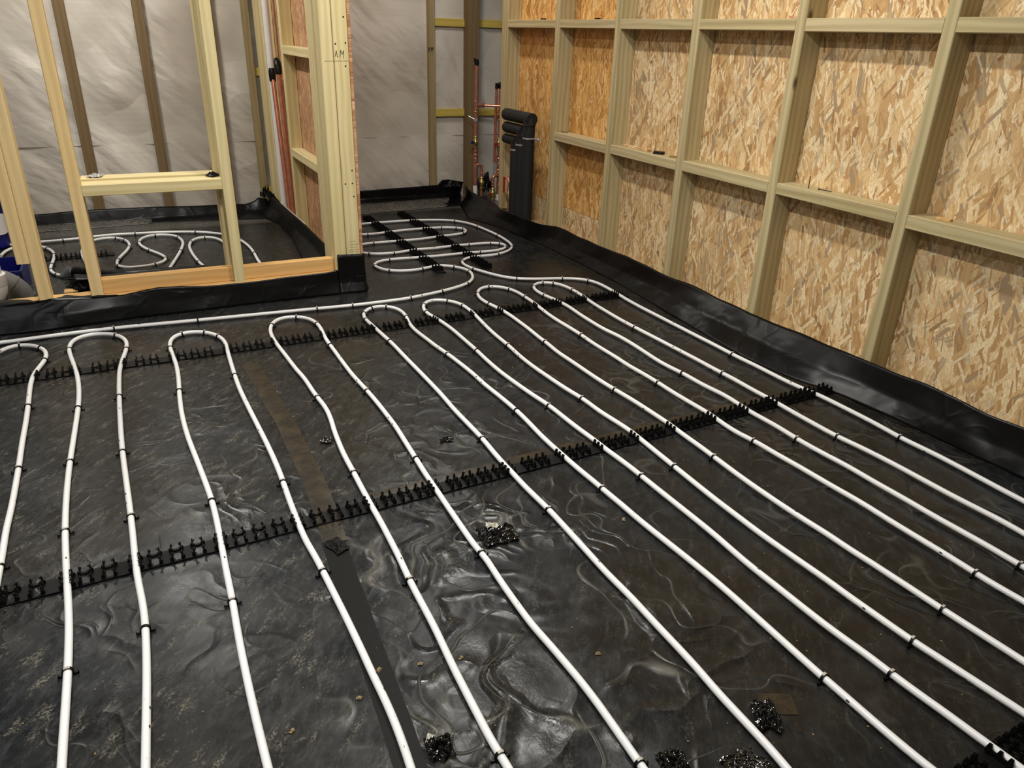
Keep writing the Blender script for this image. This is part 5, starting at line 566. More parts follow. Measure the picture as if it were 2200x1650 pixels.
# ---- open partition on the left (runs along x)
WP = empty('wall_partition', (.3, 3.45, 0), kind='structure', label='open timber stud partition with a low opening sill')
ch(bar('sole_plate', -1.9, .834, 3.447, 3.545, .054, .0995, 'orange_pine'), WP)
ch(bar('packing_plate', -1.9, .834, 3.447, 3.545, .001, .0535, 'treated'), WP)
ch(bar('stud', -.390, -.344, 3.45, 3.542, .100, 2.4, 'pine'), WP)
ch(bar('stud', -.436, -.3905, 3.45, 3.542, .265, 2.4, 'pine', label='short post ending above the floor, doubled onto the left stud'), WP)
ch(bar('stud', -.201, -.155, 3.45, 3.542, .100, 2.4, 'pine'), WP)
ch(bar('stud', .375, .420, 3.45, 3.542, .100, 2.4, 'pale'), WP)
ch(bar('stud', .364, .408, 3.56, 3.65, .100, 2.4, 'pale'), WP)
ch(bar('stud', -.201, -.157, 3.56, 3.65, .100, .51, 'pine'), WP)
ch(bar('bottom_rail', -.1545, .3745, 3.478, 3.523, .100, .164, 'orange_pine'), WP)
ch(bar('bottom_rail', .4205, .837, 3.478, 3.523, .100, .160, 'orange_pine'), WP)
ch(bar('opening_sill', -.1545, .3745, 3.45, 3.542, .515, .560, 'pale', label='front board of the sill'), WP)
ch(bar('opening_sill', -.1565, .3635, 3.563, 3.65, .523, .566, 'pale', label='rear board of the sill'), WP)
P1 = ch(bar('stud', .838, .8925, 3.45, 3.53, .100, 2.4, 'pale'), WP)
ch(bar('stud', .838, .882, 3.56, 3.65, .05, 2.4, 'pale'), WP)
ch(bar('stud', -1.1, -1.055, 3.45, 3.542, .100, 2.4, 'pine'), WP)
ch(bar('head_plate', -1.9, .893, 3.45, 3.65, 2.4005, 2.418, 'pale'), WP)

# ---- middle wall running away from the camera
WM = empty('wall_middle', (.93, 3.45, 0), kind='structure', label='stud wall with strand panel on its far side, ends in the marked post')
P2 = ch(bar('stud', .8948, .9598, 3.448, 3.53, .05, 2.4, 'pale'), WM)
for a, b in ((3.88, 3.925), (4.54, 4.585), (5.08, 5.125), (5.305, 5.35)):
    ch(bar('stud', .8945, .9605, a, b, .0455, 2.4, 'pale'), WM)
for a, b in ((3.5305, 3.8795), (3.9255, 4.5395), (4.5855, 5.0795)):
    if a < 4.5:
        ch(bar('noggin', .895, .960, a, b, .481, .525, 'pale'), WM)
        ch(bar('noggin', .895, .960, a, b, 1.022, 1.066, 'pale'), WM)
        ch(bar('noggin', .895, .960, a, b, 1.6, 1.645, 'pale'), WM)
ch(bar('sole_plate', .8945, .9605, 3.5305, 5.355, .001, .045, 'pale'), WM)
ch(bar('head_plate', .8945, .9605, 3.53, 5.355, 2.4005, 2.418, 'pale'), WM)
ch(panel('strand_panel', .9620, .9760, 3.452, 4.68, .02, 2.4, 'osb_red'), WM)
ch(panel('strand_panel', .9620, .9760, 4.682, 5.35, .02, 2.4, 'osb_red'), WM)

# marks, screws on the end post (front face at y = 3.45)
def mark(name, segs, y, parent, w=.0028, m='ink', **k):
    vs = []; fs = []
    for (x0, z0), (x1, z1) in segs:
        d = Vector((x1-x0, 0, z1-z0)); n = Vector((-d.z, 0, d.x)).normalized()*w/2
        o = len(vs)
        for yy in (y-.0006, y+.0004):
            for p in (Vector((x0, yy, z0))-n, Vector((x1, yy, z1))-n, Vector((x1, yy, z1))+n, Vector((x0, yy, z0))+n): vs.append(p)
        fs += [tuple(o+i for i in f) for f in ((0, 1, 2, 3), (7, 6, 5, 4), (0, 4, 5, 1), (1, 5, 6, 2), (2, 6, 7, 3), (3, 7, 4, 0))]
    o = link(name, mesh(name, vs, fs), M_[m], None, **k)
    return par_keep(o, parent)
def par_keep(o, p):
    bpy.context.view_layer.update()
    o.parent = p; o.matrix_parent_inverse = p.matrix_world.inverted(); return o
mark('written_mark', [((.8995, 1.047), (.906, 1.071)), ((.906, 1.071), (.9095, 1.044)), ((.921, 1.045), (.925, 1.073)), ((.925, 1.073), (.931, 1.056)), ((.931, 1.056), (.938, 1.072)), ((.938, 1.072), (.936, 1.040))], 3.448, P2, .0024, label='handwritten 1M in black ink')
mark('pencil_line', [((.8955, 1.0295), (.9600, 1.031))], 3.448, P2, .002, 'pencil')
mark('pencil_line', [((.852, 1.0285), (.893, 1.0295))], 3.45, P1, .002, 'pencil')
SB = bpy.data.objects['stud']
for o in list(WB.children):
    if o.name.startswith('stud') and abs(o.location.x-2.0885) < .01: SB = o
mark('written_mark', [((2.062, 1.032), (2.068, 1.062)), ((2.068, 1.062), (2.073, 1.034)), ((2.081, 1.032), (2.083, 1.062)), ((2.083, 1.062), (2.089, 1.046)), ((2.089, 1.046), (2.096, 1.064)), ((2.096, 1.064), (2.096, 1.032))], 5.357, SB, .004, label='handwritten 1M in black ink')
mark('pencil_line', [((2.066, 1.024), (2.112, 1.024))], 5.357, SB, .002, 'pencil')
scr_me = None
for x, z in ((.945, 1.202), (.904, 1.097), (.948, 1.102), (.9425, 1.01), (.944, .569), (.909, .51), (.942, .511), (.945, .451)):
    if scr_me is None:
        scr_me = lathe([(.0001, -.001), (.0036, -.001), (.0036, .0008), (.0022, .0008), (.0016, .0002), (.0001, .0002)], 10); scr_me.materials.append(M_['ink'])
    o = link('screw', scr_me, None, None, (x, 3.448, z), (pi/2, 0, 0)); par_keep(o, P2)
# faint grade stamp at the foot of the post
rs = random.Random(3); seg = []
for row, (z, n) in enumerate(((.236, 5), (.222, 7), (.209, 7), (.197, 8), (.187, 8))):
    for i in range(n):
        x = .905+i*.0062+(0 if row > 1 else .004)
        h = .0065
        for _ in range(3):
            a = rs.random(); seg.append(((x+rs.uniform(0, .004), z+rs.uniform(0, h)), (x+rs.uniform(0, .004), z+rs.uniform(0, h))))
mark('grade_stamp', seg, 3.448, P2, .0011, 'pencil', kind='stuff', label='faint smudged grade stamp')

# ================================================================== FLOOR FILM TURNED UP AT THE WALLS
FL = floor
def pl(pts, z=None): return [(p[0], p[1], p[2] if len(p) > 2 else z) for p in pts]
front_base = pl([(-2.6, 3.39), (-.545, 3.386), (-.383, 3.375), (-.037, 3.407), (.207, 3.405), (.408, 3.412), (.639, 3.41), (.845, 3.405)], .002)
front_mid = pl([(-2.6, 3.425), (-.545, 3.42), (-.3, 3.40), (0, 3.425), (.4, 3.43), (.845, 3.432)], .055)
front_top = [(-2.6, 3.441, .105), (-.525, 3.441, .105), (-.43, 3.441, .105), (-.346, 3.441, .112), (-.213, 3.441, .102), (-.088, 3.441, .100), (.016, 3.441, .112), (.059, 3.441, .116), (.237, 3.441, .101), (.42, 3.441, .097), (.6, 3.441, .102), (.786, 3.441, .102), (.845, 3.441, .110)]
drape([front_base, front_mid, front_top], 260, 14, .007, 3.2, 1.7, (0, -1, 0), parent=FL, label='black film turned up along the open partition')
# flap folded over the sole plate at the far left
drape([[(-2.2, 3.441, .106), (-.52, 3.441, .106), (-.346, 3.441, .113), (-.21, 3.441, .103), (-.10, 3.441, .101)], [(-2.2, 3.47, .114), (-.52, 3.465, .112), (-.21, 3.46, .106), (-.11, 3.45, .1015)], [(-2.2, 3.53, .110), (-.53, 3.52, .108), (-.43, 3.49, .106), (-.40, 3.448, .104), (-.33, 3.446, .104), (-.30, 3.50, .106), (-.21, 3.447, .104), (-.12, 3.447, .101)]], 150, 6, .006, 14, 4.2, (0, -.3, .8), name='film_flap', parent=FL, label='crinkled film edge folded over the sole plate')
# end post wrap
drape([[(.842, 3.405, .002), (.93, 3.400, .002), (.968, 3.400, .002), (.994, 3.45, .002), (1.0, 3.7, .002), (1.0, 5.1, .002)],
       [(.844, 3.436, .05), (.93, 3.434, .05), (.976, 3.434, .05), (.988, 3.46, .05), (.985, 3.7, .05), (.983, 5.3, .06)],
       [(.846, 3.4425, .184), (.93, 3.4425, .180), (.981, 3.4425, .178), (.981, 3.46, .176), (.979, 3.7, .17), (.979, 5.34, .12)]], 170, 12, .0045, 7, 8.8, (.1, -1, 0), parent=FL, edge=.002, label='black film wrapped round the foot of the marked post')
panel('tape_patch', .925, .966, 3.4275, 3.4305, .022, .075, 'btape', FL)
# right wall
rb = [(2.36, 5.345), (2.20, 5.15), (2.150, 4.941), (2.080, 4.683), (2.145, 4.442), (2.180, 4.161), (2.205, 3.844), (2.207, 3.415), (2.205, 3.134), (2.180, 2.773), (2.145, 2.407), (2.118, 2.019), (2.139, 1.79), (2.195, 1.629), (2.215, 1.438), (2.225, 1.283), (2.23, 1.129), (2.24, 1.011), (2.24, .868), (2.2, .3), (2.2, -1.3)]
rtp = [(2.335, 5.346, .10), (2.29, 5.136, .097), (2.28, 4.735, .094), (2.25, 4.60, .10), (2.205, 4.44, .108), (2.198, 4.27, .117), (2.198, 4.08, .118), (2.215, 3.98, .116), (2.288, 3.85, .120), (2.29, 3.39, .114), (2.29, 3.1, .122), (2.29, 2.783, .114), (2.29, 2.541, .122), (2.29, 2.217, .112), (2.29, 1.968, .118), (2.29, 1.738, .124), (2.29, 1.632, .124), (2.29, 1.477, .127), (2.29, 1.372, .135), (2.288, 1.255, .135), (2.286, 1.143, .126), (2.286, 1.045, .134), (2.288, .8, .12), (2.288, .3, .12), (2.29, -1.3, .12)]
rmid = [(.35*a[0]+.65*b[0], .35*a[1]+.65*b[1], .045) for a, b in zip([lerp_poly(pl(rb, 0), i/40) for i in range(41)], [lerp_poly(rtp, i/40) for i in range(41)])]
def match_y(poly, ys, z=None):
    out = []
    for y in ys:
        for a, b in zip(poly, poly[1:]):
            if (a[1]-y)*(b[1]-y) <= 0:
                t = (y-a[1])/((b[1]-a[1]) or 1); out.append(tuple(a[i]+(b[i]-a[i])*t for i in range(3))); break
    return out
ys = [5.34-6.6*i/120 for i in range(121)]
RB = match_y(pl(rb, .002), ys); RT = match_y(rtp, ys)
RM = [(a[0]*.42+b[0]*.58, a[1], b[2]*.42) for a, b in zip(RB, RT)]
drape([RB, RM, RT], 380, 16, .018, 3.0, 5.1, (-1, 0, .15), parent=FL, edge=.006, label='black film turned up along the foot of the right wall')
# crumpled corner near the copper risers
# nook back
drape([[(.99, 5.09, .002), (1.5, 5.05, .002), (2.08, 5.09, .002), (2.2, 5.1, .002)], [(.99, 5.30, .022), (1.5, 5.29, .022), (2.08, 5.33, .022), (2.3, 5.33, .03)],
       [(.99, 5.352, .04), (1.5, 5.35, .04), (2.3, 5.35, .04)],
       [(.99, 5.354, .10), (1.522, 5.354, .101), (1.715, 5.354, .106), (1.896, 5.354, .107), (2.119, 5.354, .112), (2.15, 5.353, .146), (2.203, 5.352, .149), (2.33, 5.352, .125)]], 150, 18, .006, 5, 9.4, (0, -1, .3), parent=FL, label='black film turned up below the rear wall of the nook')
# left room back
drape([[(-2.5, 5.18, .002), (-.342, 5.231, .002), (.101, 5.24, .002), (.70, 5.14, .002), (.86, 5.1, .002)], [(-2.5, 5.30, .008), (0, 5.32, .008), (.86, 5.30, .02)],
       [(-2.5, 5.354, .08), (-.517, 5.354, .077), (-.226, 5.354, .085), (.146, 5.354, .078), (.399, 5.354, .07), (.72, 5.354, .062), (.78, 5.353, .08), (.80, 5.352, .10), (.86, 5.35, .085)]], 170, 12, .010, 4.5, 13.2, (0, -1, .2), parent=FL, label='black film turned up below the rear wall of the left room')
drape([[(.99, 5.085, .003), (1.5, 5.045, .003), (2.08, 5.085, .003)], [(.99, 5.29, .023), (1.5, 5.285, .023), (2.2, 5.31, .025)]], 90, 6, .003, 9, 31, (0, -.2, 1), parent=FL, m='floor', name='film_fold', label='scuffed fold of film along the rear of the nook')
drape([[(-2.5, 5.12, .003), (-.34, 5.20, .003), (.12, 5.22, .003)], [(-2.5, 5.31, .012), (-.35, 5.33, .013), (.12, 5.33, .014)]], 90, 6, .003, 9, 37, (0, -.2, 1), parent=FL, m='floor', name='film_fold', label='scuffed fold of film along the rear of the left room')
# left side of middle wall
drape([[(.80, 5.28, .002), (.80, 5.13, .002), (.845, 4.967, .002), (.85, 4.565, .002), (.82, 4.22, .002), (.80, 4.0, .002), (.80, 3.66, .002)],
       [(.865, 5.33, .06), (.87, 4.6, .06), (.875, 4.2, .06), (.87, 3.66, .06)],
       [(.885, 5.345, .14), (.886, 4.965, .124), (.887, 4.61, .128), (.888, 4.295, .134), (.888, 3.914, .132), (.888, 3.66, .15)]], 150, 14, .010, 4.5, 3.3, (-1, 0, 0), parent=FL, label='black film turned up along the middle wall')
tp = [(.8855, 5.0, .128), (.886, 4.8, .13), (.8865, 4.61, .133), (.8875, 4.45, .137), (.888, 4.295, .139)]
link('pale_tape_edge', tube(tp, .0035, 6), M_['wtape'], FL)
o = link('film_sleeve', tube([(-.282, 4.105, .034), (-.23, 4.05, .036), (-.15, 3.98, .034), (0, 3.93, .036), (.15, 3.93, .034), (.28, 3.94, .03)], [.031, .034, .032, .034, .030, .022], 14), M_['film'], FL, label='black film rolled into a sleeve after the taped pipe end')
# rolled film behind the sill opening
drape([[(-.26, 3.70, .002), (0, 3.72, .002), (.26, 3.74, .002), (.83, 3.70, .002)], [(-.26, 3.64, .08), (0, 3.66, .09), (.26, 3.67, .08), (.83, 3.67, .05)],
       [(-.26, 3.62, .165), (-.15, 3.62, .145), (0, 3.62, .150), (.26, 3.62, .150), (.4, 3.60, .12), (.83, 3.58, .09)], [(-.26, 3.56, .150), (0, 3.56, .125), (.30, 3.56, .12), (.83, 3.557, .07)]], 110, 14, .012, 6, 21, (0, .6, .6), parent=FL, label='black film bundled behind the partition foot')
crumple('film_tatter', (-.25, 3.60, .10), .09, .08, .05, 'btape', 5.5, FL, label='torn black film bunched beside the left opening stud')
crumple('film_corner', (.845, 5.25, .11), .07, .05, .10, 'btape', 2.5, FL)
crumple('film_corner', (2.215, 5.28, .105), .12, .08, .05, 'btape', 3.5, FL)
crumple('film_bag', (2.45, 5.24, .06), .13, .10, .20, 'crumple', 8.5, FL, label='bunched glossy black film behind the copper risers')

# taped joints in the floor film
def strip(name, pts, w, m='tape', z=.0014, **k):
    pts = [Vector((x, y, 0)) for x, y in pts]; n = 60; vs = []
    for i in range(n+1):
        p = lerp_poly(pts, i/n); q = lerp_poly(pts, min(1, i/n+.01)); r = lerp_poly(pts, max(0, i/n-.01)); d = (q-r).normalized(); s = Vector((-d.y, d.x, 0))
        e = .0025*noise.noise(p*9)
        for t in (-1, -.5, 0, .5, 1): vs.append(p+s*(t*w/2+e)+Vector((0, 0, z*(1 if abs(t) < 1 else .35))))
    fs = [(i*5+j, i*5+j+1, i*5+j+6, i*5+j+5) for i in range(n) for j in range(4)]
    return link(name, shade(mesh(name, vs, fs)), M_[m], **k)
strip('joint_tape', [(.31, 2.72), (.335, 2.2), (.335, 1.75), (.318, 1.52)], .06, label='brownish tape strip over floor film joint, upper part between clip rails', cat='tape')
strip('joint_tape', [(.315, 1.53), (.290, 1.13), (.272, .84), (.255, .3)], .056, 'dtape', label='dark tape strip over floor film joint, lower part under the fourth loop', cat='tape')
strip('rail_tape', [(.45, 1.665), (1.0, 1.68), (1.9, 1.70)], .06, label='brown tape strip on the film along the far edge of the long middle clip rail', cat='tape', z=.0012)

# ================================================================== HEATING PIPES
R = .0078; ZP = .0105
def arch_mesh():
    "black staple: thin band over the pipe with barbed feet; local y is the pipe direction"
    vs = []; fs = []; n = 10; ri, ro, h = .0082, .0105, .0029
    prof = [(-1, -.0095)]+[(None, pi-pi*i/n) for i in range(n+1)]+[(1, -.0095)]
    for s, a in prof:
        for rad in (ri, ro):
            if s is None: x, z = rad*cos(a), rad*sin(a)
            else: x, z = s*rad, a
            for y in (-h, h): vs.append((x, y, z))
    N = len(prof)
    for i in range(N-1):
        o, p = i*4, i*4+4
        fs += [(o, o+1, p+1, p), (o+2, p+2, p+3, o+3), (o, p, p+2, o+2), (o+1, o+3, p+3, p+1)]
    fs += [(0, 2, 3, 1), ((N-1)*4, (N-1)*4+1, (N-1)*4+3, (N-1)*4+2)]
    def bx(x0, x1, y0, y1, z0, z1):
        o = len(vs)
        vs.extend([(x0, y0, z0), (x1, y0, z0), (x1, y1, z0), (x0, y1, z0), (x0, y0, z1), (x1, y0, z1), (x1, y1, z1), (x0, y1, z1)])
        fs.extend([tuple(o+i for i in f) for f in ((3, 2, 1, 0), (4, 5, 6, 7), (0, 1, 5, 4), (1, 2, 6, 5), (2, 3, 7, 6), (3, 0, 4, 7))])
    for s in (-1, 1):
        a, b = sorted((s*.0095, s*.0185)); bx(a, b, -.0018, .0018, -.0095, -.0060)
        a, b = sorted((s*.0165, s*.0185)); bx(a, b, -.0018, .0018, -.0060, -.0035)
    return mesh('pipe_clip', vs, fs)
CLIP = arch_mesh(); CLIP.materials.append(M_['clip'])
def glint_mesh():
    "pale cap on a staple, its highlight put on as light colour"
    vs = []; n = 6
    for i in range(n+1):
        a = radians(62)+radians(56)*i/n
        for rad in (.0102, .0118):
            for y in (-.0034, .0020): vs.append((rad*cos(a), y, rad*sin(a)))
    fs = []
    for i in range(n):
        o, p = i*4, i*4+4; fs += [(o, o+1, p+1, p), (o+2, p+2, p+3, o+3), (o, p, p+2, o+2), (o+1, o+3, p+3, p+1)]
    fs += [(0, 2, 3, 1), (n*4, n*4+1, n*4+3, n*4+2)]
    return mesh('clip_glint', vs, fs)
GLINT = glint_mesh(); GLINT.materials.append(M_['clip_hi'])
PL = {
 'U1': ('white heating pipe loop cut by the left picture edge, leftmost of all loops', 'heating loops in the main room'),
 'U2': ('second white heating pipe loop from the left, just right of the cut-off loop', 'heating loops in the main room'),
 'U3': ('third white heating pipe loop from the left, rounded top below the partition sill', 'heating loops in the main room'),
 'U4': ('fourth white heating pipe loop from the left, its left leg crossing dark joint tape', 'heating loops in the main room'),
 'U5': ('white heating pipe loop with its narrow top just right of the marked post foot', 'heating loops in the main room'),
 'U6': ('white heating pipe loop, third from the right among the hairpin tops', 'heating loops in the main room'),
 'U7': ('white heating pipe loop, second from the right among the hairpin tops', 'heating loops in the main room'),
 'U8': ('rightmost white heating pipe hairpin loop, tucked inside the long outer run', 'heating loops in the main room'),
 'FEED': ('long white feed pipe from left edge through the nook and down the right wall', None),
 'LOUT': ('outer white heating pipe behind the open partition, nearest the rear wall', 'heating pipes in the left room'),
 'LIN1': ('short wavy white pipe ending in silver tape, behind the left partition studs', 'heating pipes in the left room'),
 'LIN2': ('white heating pipe bent in an S shape behind the opening below the sill', 'heating pipes in the left room'),
 'LIN3': ('white heating pipe hoop behind the right stud of the opening', 'heating pipes in the left room'),
}
rc = random.Random(5)
for k, (pts, cl) in PIPES.items():
    z = lambda p: ZP
    me = tube([(x, y, ZP) for x, y in pts], R, 14, uv=True, name='heating_pipe')
    # root: the pipe itself is a part so that clips can hang under one empty
    c = pts[len(pts)//2]
    root = empty('heating_pipe', (c[0], c[1], 0), label=PL[k][0], cat='pipe', group=PL[k][1])
    o = link('pipe_run', me, M_['pipe']); o.parent = root; o.location = (-c[0], -c[1], 0)
    for i in cl:
        a = pts[max(i-1, 0)]; b = pts[min(i+1, len(pts)-1)]
        ang = math.atan2(b[1]-a[1], b[0]-a[0])-pi/2+rc.uniform(-.12, .12)
        p = pts[i]
        s = link('pipe_clip', CLIP, None, root, (p[0]-c[0], p[1]-c[1], ZP), (0, 0, ang))
        if rc.random() < .9:
            t = link('clip_glint', GLINT, None, s)
    if k == 'LIN1':
        e = Vector((*pts[-1], ZP))
        o = link('tape_wrap', tube([e+Vector((-.022, .0, .001)), e+Vector((-.004, 0, .004)), e+Vector((.016, -.002, .014)), e+Vector((.034, -.004, .022))], [.0090, .014, .026, .033], 12), M_['duct'], label='silver tape wrapped round the pipe end')
        o.parent = root; o.location = (-c[0], -c[1], 0)

# ---- clip rails
def cradle_mesh():
    L = []
    for s in (-1, 1):
        x0, x1 = sorted((s*.0088, s*.0128))
        L.append((x0, x1, -.0235, .0235, .003, .0130))
        for y in (-.0185, 0, .0185): L.append((x0, x1, y-.0055, y+.0055, .0130, .0245, .5))
        x0, x1 = sorted((s*.0062, s*.0088))
        for y in (-.0185, 0, .0185): L.append((x0, x1, y-.0035, y+.0035, .0190, .0222, .4))
        x0, x1 = sorted((s*.0128, s*.0165))
        for y in (-.0185, .0185): L.append((x0, x1, y-.003, y+.003, .003, .012, .6))
    return boxes(L)
CRADLE = cradle_mesh(); CRADLE.materials.append(M_['clip'])
def crossing(axis, val, lo, hi, ang=0):
    out = []
    for k, (pts, cl) in PIPES.items():
        for a, b in zip(pts, pts[1:]):
            av, bv = a[axis], b[axis]
            if (av-val)*(bv-val) < 0:
                t = (val-av)/(bv-av); q = a[1-axis]+(b[1-axis]-a[1-axis])*t
                if lo-.01 < q < hi+.01: out.append(q)
    return sorted(out)
def rail(p0, p1, phase, label, pitch=.048, width=.052):
    p0, p1 = Vector((*p0, 0)), Vector((*p1, 0)); d = p1-p0; L = d.length; ang = math.atan2(d.y, d.x)
    root = empty('clip_rail', tuple(p0), label=label, cat='rail', group='black pipe clip rails'); root.rotation_euler = (0, 0, ang)
    n = int((L-phase)/pitch)+1; S = [phase+i*pitch for i in range(n) if 0.012 < phase+i*pitch < L-.012]
    ax = 1 if abs(d.x) > abs(d.y) else 0
    cr = []
    for k, (pts, cl) in PIPES.items():
        for a, b in zip(pts, pts[1:]):
            la = Vector((*a, 0))-p0; lb = Vector((*b, 0))-p0; u = d/L; v = Vector((-u.y, u.x, 0))
            if la.dot(v)*lb.dot(v) < 0:
                t = la.dot(v)/(la.dot(v)-lb.dot(v)); q = la.lerp(lb, t).dot(u)
                if 0 < q < L:
                    dr = (lb-la).normalized(); cr.append((q, math.atan2(dr.dot(u), abs(dr.dot(v)))*(-1 if dr.dot(v) > 0 else 1)))
    rot = {}
    for q, a in cr:
        j = min(range(len(S)), key=lambda i: abs(S[i]-q))
        if abs(S[j]-q) < .03: S[j] = q; rot[j] = max(-.35, min(.35, a))
    w = width/2; B = [(0, L, -w, -w+.007, 0, .003), (0, L, w-.007, w, 0, .003)]
    S2 = sorted(S)
    for a, b in zip([-.03]+S2, S2+[L+.03]):
        m0, m1 = max(a+.009, 0), min(b-.009, L)
        if m1 > m0: B.append((m0, m1, -w+.007, w-.007, 0, .003))
    link('rail_base', boxes(B), M_['clip'], root, (0, 0, .0012))
    for j, s in enumerate(S):
        link('pipe_cradle', CRADLE, None, root, (s, 0, .0012), (0, 0, rot.get(j, rc.uniform(-.03, .03))))
    return root
rail((-.75, 2.880), (2.135, 2.880), .02, 'long black clip rail just below the tops of the pipe loops')
rail((-.75, 1.612), (2.215, 1.663), .048*3-.005, 'long black clip rail across the middle of the floor')
rail((1.05, .405), (2.1, .430), .02, 'black clip rail at the bottom right corner of the picture')
rail((1.425, 4.92), (1.425, 3.555), .02, 'left of the two black clip rails in the nook, beside the marked post')
rail((1.685, 4.97), (1.69, 3.545), .02, 'right of the two black clip rails in the nook, nearer the right wall')
rail((-.95, 4.535), (-.11, 4.528), .02, 'short black clip rail on the floor behind the open partition')

# ================================================================== COPPER AND PLUMBING
def cyl(name, p0, p1, r, m, parent, n=14, **k):
    return link(name, tube([p0, p1], r, n), M_[m], parent, **k)
def ring(name, loc, r0, r1, h, m, parent, axis=(0, 0, 1), **k):
    a = Vector(axis).normalized(); p = Vector(loc)
    prof = [p-a*h/2, p-a*h*.45, p+a*h*.45, p+a*h/2]
    return link(name, tube(prof, [r0, r1, r1, r0], 14), M_[m], parent, **k)
def fitting(z0, z1, x, y, r, parent, name='collar'):
    return link(name, tube([(x, y, z0), (x, y, z0+.004), (x, y, z0+.006), (x, y, z1-.006), (x, y, z1-.004), (x, y, z1)], [r*1.22, r*1.22, r*1.1, r*1.1, r*1.22, r*1.22], 14), M_['copper'], parent)
def valve(x, y, z, r, parent, lever, side=-1, L=.035, up=0):
    v = link('valve', tube([(x, y, z-.045), (x, y, z-.038), (x, y, z-.036), (x, y, z-.018), (x, y, z-.012), (x, y, z+.012), (x, y, z+.018), (x, y, z+.036), (x, y, z+.038), (x, y, z+.045)], [r*1.15, r*1.35, r*1.15, r*1.2, r*1.75, r*1.75, r*1.2, r*1.15, r*1.35, r*1.15], 12), M_['brass'], parent, label='brass valve body')
    cyl('valve_stem', (x, y-.0, z), (x+side*.028, y-.012, z), r*.5, 'brass', v, 10)
    link('lever', boxes([(x+side*.028-.006, x+side*.028+.006, y-.022, y-.006, z-.010-up*.04, z+.010+up*.0), (min(x+side*.028, x+side*(.028+L*.5)), max(x+side*.028, x+side*(.028+L*.5)), y-.020, y-.010, z-.009, z+.007)]), M_[lever], v, label=('red' if lever == 'red' else 'dark blue')+' valve lever')
    return v

def P(root, o): return o
r1 = empty('copper_riser', (2.36, 5.2, 0), label='taller copper pipe riser with side branch, in front of the brown post', cat='pipe')
A = Vector((-2.36, -5.2, 0))
def loc(o, r):   # geometry was written in world coordinates
    o.location = Vector(o.location)-Vector(r.location); return o
x, y = 2.36, 5.2
loc(cyl('pipe', (x, y, .10), (x+.003, y, .985), .0125, 'copper', r1), r1)
loc(cyl('sleeve', (x, y, .001), (x, y, .122), .0175, 'white', r1, label='white plastic sleeve at the foot'), r1)
loc(cyl('lower_pipe', (x, y, .122), (x, y, .285), .0155, 'copper', r1), r1)
loc(link('end_tape', tube([(x+.003, y, .955), (x+.003, y, .975), (x+.001, y, .99), (x-.008, y, .996), (x-.014, y, .975)], [.0155, .0165, .015, .012, .008], 10), M_['btape'], r1, label='black tape over the open end'), r1)
for z0, z1 in ((.715, .728), (.645, .66), (.345, .368), (.318, .335), (.262, .30), (.242, .250)): loc(fitting(z0, z1, x, y, .013, r1), r1)
loc(valve(x, y, .435, .0125, r1, 'blue_lever'), r1)
loc(ring('pipe_ring', (x, y, .589), .015, .018, .018, 'steel', r1, label='shiny steel pipe clamp'), r1)
loc(cyl('clamp_stud', (x-.015, y-.01, .595), (x-.05, y+.02, .615), .006, 'steel', r1, 8), r1)
# tee branch going right and towards the camera
loc(link('branch', tube([(x, y, .69), (x+.06, y-.01, .69), (x+.064, y-.011, .69), (2.60, y-.10, .687)], [.014, .014, .010, .010], 12), M_['copper'], r1), r1)
loc(ring('collar', (x+.055, y-.009, .69), .012, .016, .012, 'copper', r1, (1, -.15, 0)), r1)
# lower branch: elbow then valve
loc(link('elbow', tube([(x, y, .275)]+[(x+.022+.024*sin(t), y-.012, .251+.024*cos(t)) for t in [i*pi/2/6 for i in range(7)]]+[(x+.046, y-.012, .205)], .0115, 12), M_['copper'], r1), r1)
loc(cyl('drop_pipe', (x+.046, y-.012, .215), (x+.046, y-.012, .02), .0095, 'copper', r1), r1)
loc(fitting(.212, .224, x+.046, y-.012, .011, r1), r1)
loc(valve(x+.046, y-.012, .142, .0125, r1, 'blue_lever', -1, .02), r1)

r2 = empty('copper_riser', (2.553, 5.2, 0), label='shorter copper riser pair with red levered valves, right of the post', cat='pipe')
x, y = 2.552, 5.2
loc(cyl('pipe', (x, y, .0), (x+.006, y, .825), .0125, 'copper', r2), r2)
loc(cyl('pipe', (x-.022, y+.03, .28), (x-.014, y+.03, .825), .0095, 'copper', r2), r2)
loc(cyl('sleeve', (x-.004, y, .001), (x-.004, y, .045), .019, 'white', r2), r2)
loc(link('end_tape', tube([(x+.006, y, .805), (x+.004, y, .815), (x, y, .828), (x-.006, y, .842)], [.017, .021, .022, .016], 10), M_['btape'], r2, label='black tape over the open ends'), r2)
loc(cyl('end_tape', (x-.016, y+.025, .80), (x-.014, y+.025, .838), .0125, 'btape', r2), r2)
for z0, z1 in ((.625, .640), (.585, .60), (.49, .50), (.31, .335), (.27, .285), (.225, .25), (.12, .132), (.205, .215)): loc(fitting(z0, z1, x, y, .0135, r2), r2)
loc(valve(x, y, .415, .0135, r2, 'red', -1, .03), r2)
loc(cyl('side_pipe', (x+.038, y-.02, .10), (x+.040, y-.02, .50), .006, 'copper', r2, 10), r2)
loc(link('lever', boxes([(x+.014, x+.045, y-.03, y-.018, .255, .285)]), M_['red'], r2, label='red valve lever'), r2)
loc(cyl('stub', (x, y-.01, .66), (x+.045, y-.03, .655), .007, 'copper', r2, 10), r2)
loc(cyl('stub', (x, y-.01, .575), (x+.04, y-.03, .57), .006, 'copper', r2, 10), r2)
loc(link('elbow', tube([(x, y, .185)]+[(x-.03-.024*sin(t), y-.02, .168+.022*cos(t)) for t in [i*pi/2/6 for i in range(7)]]+[(x-.054, y-.02, .13)], .0125, 12), M_['copper'], r2), r2)
